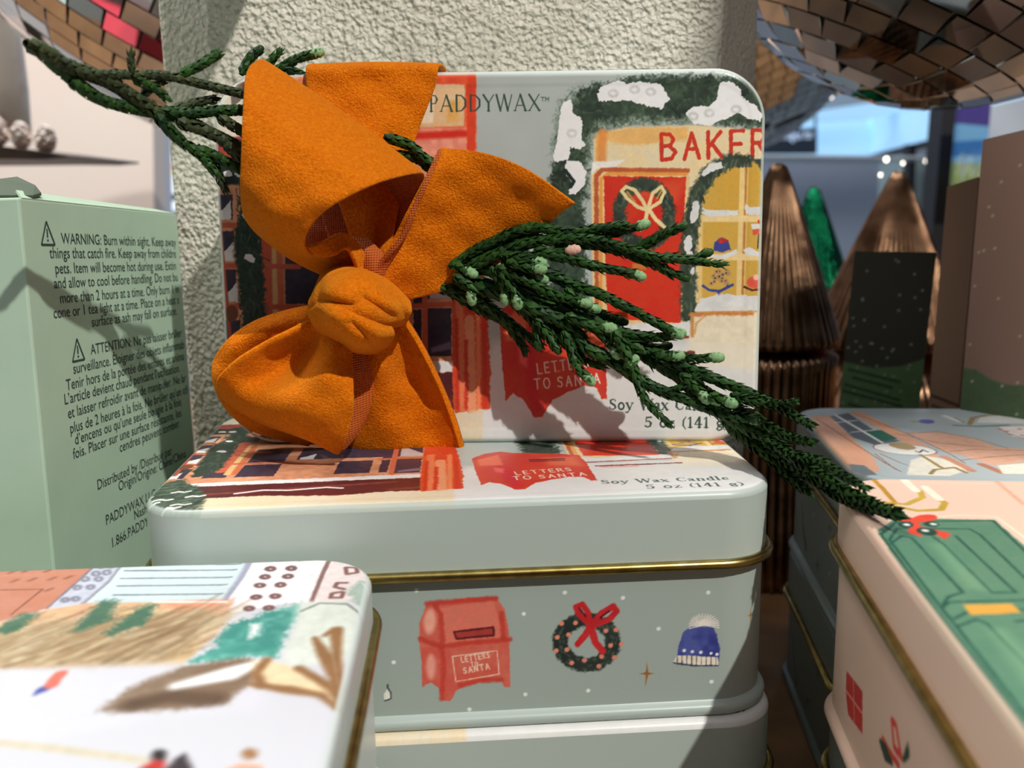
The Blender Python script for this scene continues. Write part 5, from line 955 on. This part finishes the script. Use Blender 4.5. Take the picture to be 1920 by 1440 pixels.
# ------------------------------------------------------------------ mirror balls
M_mirror = mat('mirror_tile', (226, 226, 226), .04, 1); M_grout = mat('mirror_ball_core', (128, 128, 122), .6)
def mirror_ball(cpx, cpy, Rpx, Y, tile, axis, label, seed):
    c = atY(cpx, cpy, Y); dist = np.linalg.norm(c-CAMP); R = Rpx/FPX*np.dot(c-CAMP, _F); rnd = random.Random(seed)
    root = empty('mirror_ball', tuple(c)); tag(root, label, 'disco ball', 'hanging mirror balls'); root.rotation_euler = [rad(a_) for a_ in axis]
    bm = bmesh.new(); bmesh.ops.create_uvsphere(bm, u_segments=96, v_segments=48, radius=R*.993); me = bpy.data.meshes.new('core'); bm.to_mesh(me); bm.free(); me.materials.append(M_grout)
    o = bpy.data.objects.new('core', me); COL.objects.link(o); o.parent = root
    for p in me.polygons: p.use_smooth = True
    V = []; F = []; nl = int(math.pi*R/tile*1.35)
    for i in range(1, nl):
        la = -math.pi/2+math.pi*i/nl; cn = max(4, int(2*math.pi*R*math.cos(la)/tile)); dl = math.pi/nl*.475; da = math.pi/cn*.955
        for k in range(cn):
            lo = 2*math.pi*k/cn+i*.012; e = np.array([math.cos(la)*math.cos(lo), math.cos(la)*math.sin(lo), math.sin(la)]); t = np.array([-math.sin(lo), math.cos(lo), 0]); u = np.cross(e, t)
            e2 = e+rnd.gauss(0, .014)*t+rnd.gauss(0, .014)*u; e2 /= np.linalg.norm(e2); t2_ = t-e2*(t@e2); t2_ /= np.linalg.norm(t2_); u2 = np.cross(e2, t2_)
            hw = R*math.cos(la)*da; hh = R*dl; p = e*R*1.001; b0 = len(V)
            for z_ in (0, .0012):
                for sx_, sy_ in ((-1, -1), (1, -1), (1, 1), (-1, 1)): V.append(p+t2_*hw*sx_*(1-z_*20)+u2*hh*sy_*(1-z_*20)+e2*z_)
            F += [(b0+4, b0+5, b0+6, b0+7)]+[(b0+q, b0+(q+1) % 4, b0+4+(q+1) % 4, b0+4+q) for q in range(4)]
    new_mesh('mirror_tiles', V, F, M_mirror, root)
    lathe('hanging_cap', [(.012, 0), (.012, .008), (.004, .012), (.003, .06)], (0, 0, R), M_grout, root, n=16)
    return root
mirror_ball(507, -357, 622, .46, .0135, (28, 34, 10), 'silver mirror ball hanging at the top left, partly behind the plaster block', 1)
mirror_ball(1813, -330, 508, .36, .0132, (14, 20, 16), 'large dark-looking mirror ball hanging at the top right corner', 2)
mirror_ball(1275, -85, 390, .74, .0105, (-10, -24, 0), 'mirror ball half hidden between the plaster block and the large right ball', 3)
bc = atY(200, 20, .2725)-LDIR*.11  # unseen ball, added to cast the shade on the block's upper left
def _px_of(p):
    d = np.array(p)-CAMP; w = d@_F; return 960+FPX*(d@_R2)/w, 720-FPX*(d@_U2)/w
_q = _px_of(bc); mirror_ball(_q[0], _q[1], .038/np.dot(bc-CAMP, _F)*FPX, bc[1], .0075, (10, 15, 0), 'small mirror ball added above the frame to throw a round shadow on the plaster block', 4)
_c = np.array([.352, -.055, .60]); _root = mirror_ball(960, 720, 100, .5, .02, (5, 12, 0), 'large mirror ball added beside the camera to shade the right rear boxes', 5)
for _o in [_root]: _o.location = _c; _k = .088/(100/FPX*np.dot(atY(960, 720, .5)-CAMP, _F)); _o.scale = (_k, _k, _k)  # unseen ball, added only to keep the key light off the right rear
# ------------------------------------------------------------------ glass trees
M_bronze = mat('bronze_mercury_glass', (164, 130, 102), .24, 1, noise=((104, 76, 56), 90, .35, .65), bump=(120, .18, .002, 'noise'))
M_gtree = mat('green_mercury_glass', (22, 118, 78), .2, 1, noise=((8, 62, 44), 60, .35, .65), bump=(130, .6, .003, 'noise'))
def glass_tree(px, ptip, pbase, halfw, Y, m, label, tier=None, ribs=44):
    tip = atY(px, ptip, Y); base = atY(px, pbase, Y); H_ = tip[2]-base[2]; R = halfw/FPX*Y
    root = empty('glass_tree', (tip[0], Y, 0)); tag(root, label, 'ornament', 'glass cone trees')
    prof = [(R*.86, -.0015), (R*.98, 0), (R, .0015)]+[(R*(1-t)**.96+.0034*(t), .0015+(H_-.0035)*t) for t in np.linspace(.04, .97, 22)]+[(.0031, H_-.0016), (.0018, H_-.0004), (.0006, H_)]
    lathe('cone', [(r, z+base[2]) for r, z in prof], (0, 0, 0), m, root, n=ribs*6, ribs=ribs, amp=.045)
    zb = base[2]-.0015
    if tier: lathe('lower_tier', [(R*1.02, .0), (R*1.02, .004), (R*.93, zb*.5), (R*.95, zb-.008), (R*.97, zb-.004), (R*.6, zb)], (0, 0, 0), m, root, n=ribs*6, ribs=ribs, amp=.06)
    else: lathe('lower_tier', [(R*1.0, .0), (R*1.02, .003), (R*.95, zb*.7), (R*.6, zb)], (0, 0, 0), m, root, n=ribs*3, ribs=ribs, amp=.05)
    return root
glass_tree(1460, 305, 638, 122, .37, M_bronze, 'tall bronze ribbed glass tree right beside the upright tin', tier=True)
glass_tree(1685, 320, 640, 146, .47, M_bronze, 'bronze glass tree poking up behind the dark green box', ribs=52)
glass_tree(1527, 350, 640, 108, .60, M_gtree, 'shiny green glass tree between the two bronze trees', ribs=0 or 30)
# ------------------------------------------------------------------ boxes at the right
M_pbox = mat('printed_card', attr='paint', rough=.55, spec=.3)
def carton(name, ptl, ptr, pbl_, Y, depth, paint, bg, res, side_m, label, zbot=0.0, dY=0.0, yaw=0.0):
    """front face through three photo points (top left, top right, bottom left); runs down to the table"""
    a = atY(*ptl, Y+dY); b_ = atY(*ptr, Y+dY+yaw); c = atY(*pbl_, Y); ux = b_-a; uy = c-a; k = (a[2]-zbot)/(a[2]-c[2]); uy = uy*k
    root = empty(name, tuple(a+uy)); bpy.context.view_layer.update(); inv = root.matrix_world.inverted(); nrm = np.cross(ux, -uy); nrm /= np.linalg.norm(nrm); nrm = -nrm if nrm[1] < 0 else nrm
    e = .0004; V = [a+nrm*e, b_+nrm*e, b_+uy+nrm*e, a+uy+nrm*e]; V += [v+nrm*depth for v in V]
    o = fixn(new_mesh('carton', V, [(0, 1, 2, 3), (7, 6, 5, 4), (0, 4, 5, 1), (1, 5, 6, 2), (2, 6, 7, 3), (3, 7, 4, 0)], side_m, root)); o.matrix_parent_inverse = inv; md = o.modifiers.new('b', 'BEVEL'); md.width = .0005; md.segments = 2
    w = np.linalg.norm(ux)*1000; h = np.linalg.norm(uy)*1000; cv = Canvas(w, h, .2, bg, seed=int(w*7)); cv.w = w; cv.h = h
    G = np.array([[ux@ux, ux@uy], [ux@uy, uy@uy]])
    def fn(px, py): q = on_plane(px, py, a, nrm)-a; t = np.linalg.solve(G, [q@ux, q@uy]); return (t[0]*w, (1-t[1])*h)
    cv.fn = fn; paint(cv)
    o = painted_panel('printed_front', a+uy, b_+uy, a, cv, w, h, int(w/res)+2, int(h/res)+2, M_pbox, root); o.matrix_parent_inverse = inv
    tag(root, label, 'box'); return root, a, ux, uy, k
M_dkcard = mat('dark_olive_card', (44, 46, 38), .6); M_tancard = mat('taupe_card', (142, 112, 96), .6)
def dots(cv, n, r, col, lo):
    for _ in range(n): cv.dot((cv.r.uniform(1, cv.w-1), cv.r.uniform(lo, cv.h-1)), r, col, mm=True, soft=.35)
def lines_of(cv, rows, wd, col):
    for (x0, y0, x1, y1) in rows:
        t = 0
        while t < 1: e_ = min(1, t+cv.r.uniform(.05, .16)); cv.stroke([(x0+(x1-x0)*t, y0+(y1-y0)*t), (x0+(x1-x0)*e_, y0+(y1-y0)*e_)], wd, col, soft=.4); t = e_+.035
def pa_(cv):
    cv.poly([(1500, 677), (1583, 678), (1640, 690), (1690, 686), (1735, 672), (1800, 660), (1800, 1100), (1500, 1100)], (78, 106, 70), soft=.5); dots(cv, 110, .42, (134, 140, 128), 2)
    lines_of(cv, [(1592, 693, 1686, 716), (1600, 708, 1672, 727), (1585, 721, 1686, 750), (1582, 733, 1690, 762), (1592, 758, 1690, 785)], .8, (38, 56, 38))
def pb_(cv):
    cv.poly([(1780, 689), (1805, 689), (1830, 694), (1860, 712), (1890, 722), (1940, 724), (2100, 720), (2300, 1100), (1700, 1100)], (88, 110, 78), soft=.5); dots(cv, 90, .4, (196, 190, 172), 2)
def pc_(cv): lines_of(cv, [(1743, 740, 1800, 762), (1748, 760, 1800, 780)], .8, (76, 60, 50))
carton('gift_carton', (1603, 471), (1756, 473), (1572, 770), .325, .02, pa_, (50, 50, 42), .35, M_dkcard, 'dark olive box with tiny snow dots and a green hill band, behind the right stack', dY=.004, yaw=-.0105)
carton('gift_carton', (1843, 262), (2080, 205), (1800, 770), .285, .05, pb_, (150, 120, 106), .4, M_tancard, 'tall taupe box with a green hill band, at the right edge', dY=.004, yaw=-.024)
carton('gift_carton', (1776, 350), (1836, 331), (1740, 770), .312, .028, pc_, (146, 118, 98), .35, M_tancard, 'shorter brown box wedged between the dark olive and tall taupe boxes', dY=.004, yaw=-.006)
# ------------------------------------------------------------------ far right room
M_cyan = mat('soffit_led_glow', (176, 212, 236), .6, emit=((140, 188, 228), .62)); M_black = mat('black_steel', (26, 26, 30), .4); M_signd = mat('slate_sign', (40, 54, 72), .6); M_wtxt = mat('lit_letters', (200, 220, 245), .5, emit=((190, 215, 250), .9))
cl = empty('glowing_soffit', tuple(atY(1620, 260, 2.8))); tag(cl, 'pale blue ceiling soffit above the glass trees, LED wash put in as glow', 'light'); bpy.context.view_layer.update(); cli = cl.matrix_world.inverted()
for nm, P, Y in (('soffit_face', [(1400, 222), (1628, 224), (1634, 292), (1400, 292)], 2.9), ('soffit_face', [(1634, 222), (1930, 160), (1930, 215), (1634, 291)], [2.9, 2.2, 2.2, 2.9]), ('soffit_lip', [(1490, 214), (1690, 184), (1930, 140), (1930, 158), (1634, 222), (1490, 228)], 2.75)):
    o = quad_slab(nm, P, Y, .04, M_cyan, cl); o.matrix_parent_inverse = cli  # soffit surfaces emit, standing in for the blue LED light falling on them
tag(quad_slab('ceiling_bulkhead', [(1380, 60), (1930, 60), (1930, 150), (1690, 186), (1490, 222), (1380, 224)], 3.1, .05, mat('bulkhead_paint', (142, 152, 164), .8)), kind='structure')
bpy.data.objects['ceiling_bulkhead'].name = 'ceiling_soffit'
tag(quad_slab('ceiling_beam', [(1634, 291), (1930, 214), (1930, 236), (1634, 300)], [2.6, 2.0, 2.0, 2.6], .04, M_black), 'black steel edge beam under the blue ceiling soffit', 'beam')
bpy.data.objects['ceiling_beam'].name = 'steel_beam'
sg = empty('shop_sign', tuple(atY(1488, 264, 2.3))); tag(sg, 'dark hanging shop sign with small white script, right of the upright tin', 'sign'); bpy.context.view_layer.update(); sgi = sg.matrix_world.inverted()
o = quad_slab('sign_board', [(1380, 240), (1532, 240), (1532, 288), (1380, 288)], 2.3, .03, M_signd, sg); o.matrix_parent_inverse = sgi
sA = atY(1458, 262, 2.295); sB = atY(1524, 260, 2.295); o = surf_text('sign_lettering', [('bridges for', 0, 0, .030, np.linalg.norm(sB-sA))], sg, sA, (sB-sA)/np.linalg.norm(sB-sA), np.array([0, 0, 1.]), M_wtxt, lift=.002); o.matrix_parent_inverse = sgi
o = quad_slab('hanging_rod', [(1528, 90), (1531, 90), (1531, 241), (1528, 241)], 2.31, .008, M_black, sg); o.matrix_parent_inverse = sgi
gs = quad_slab('glass_shelf', [(1380, 289), (1768, 293), (1768, 297), (1380, 293)], 1.5, .25, mat('glass_shelf_edge', (214, 228, 240), .2, spec=.8)); tag(gs, 'pale glass shelf edge running behind the glass trees', 'shelf')
tag(quad_slab('steel_post', [(1775, 120), (1804, 120), (1560, 3000), (1535, 3000)], .95, .03, M_black), 'thick black steel post left of the striped banner', 'post')
tag(quad_slab('steel_post', [(1706, 270), (1718, 270), (1690, 1400), (1680, 1400)], 1.9, .03, M_black), 'thin black steel post behind the bronze tree', 'post')
tag(quad_slab('display_case', [(1718, 292), (1800, 292), (1800, 500), (1712, 500)], 2.0, .2, mat('display_case_glass', (140, 160, 164), .4)), 'grey-green display case between the two black posts', 'case')
cvB = Canvas(60, 150, .6, (104, 160, 204), seed=95)
cvB.poly([(-5, 112), (65, 106), (65, 160), (-5, 160)], (64, 54, 128), soft=2, mm=True); cvB.poly([(-5, 54), (65, 56), (65, 84), (-5, 80)], (42, 104, 170), soft=3, mm=True, wob=1); cvB.poly([(-5, -5), (65, -5), (65, 40), (-5, 44)], (132, 152, 96), soft=4, mm=True, wob=2)
for i in range(60): x_ = cvB.r.uniform(0, 60); y_ = cvB.r.uniform(10, 55); cvB.stroke([(x_, y_), (x_+cvB.r.uniform(-2, 4), y_+cvB.r.uniform(6, 14))], 1.6, cvB.r.choice([(196, 204, 226), (150, 160, 200), (110, 134, 90), (220, 222, 232)]), soft=.8, mm=True, a=.8)
o = painted_panel('display_banner', atY(1790, 350, .9), atY(1845, 350, .9), atY(1803, 190, .9), cvB, 60, 150, 40, 90, M_pbox); md = o.modifiers.new('s', 'SOLIDIFY'); md.thickness = .01; tag(o, 'blue and purple lavender banner beside the thick black post', 'banner')
tag(quad_slab('display_board', [(1852, 200), (1935, 180), (1935, 300), (1850, 300)], 1.0, .02, mat('pale_board', (196, 206, 220), .6)), 'pale board behind the tall taupe box', 'board')
M_fairy = mat('fairy_bulb', (255, 250, 240), .3, emit=((255, 246, 230), 6))
for (x_, y_) in ((1662, 299), (1737, 302), (1651, 328), (1693, 306)):
    bm = bmesh.new(); bmesh.ops.create_icosphere(bm, subdivisions=2, radius=.0022 if y_ < 304 else .0014); 
    for v in bm.verts: v.co.z *= 1.25
    me = bpy.data.meshes.new('fairy_light'); bm.to_mesh(me); bm.free(); me.materials.append(M_fairy); o = bpy.data.objects.new('fairy_light', me); COL.objects.link(o); o.location = atY(x_, y_, 1.2); tag(o, {1662: 'tiny bright bulb on the shelf line, left of the bronze tip', 1737: 'tiny bright bulb nearest the thick black post', 1651: 'lowest tiny bulb, just left of the bronze tree tip', 1693: 'tiny bulb directly above the bronze tree tip'}[x_], 'light', 'fairy lights behind the trees')
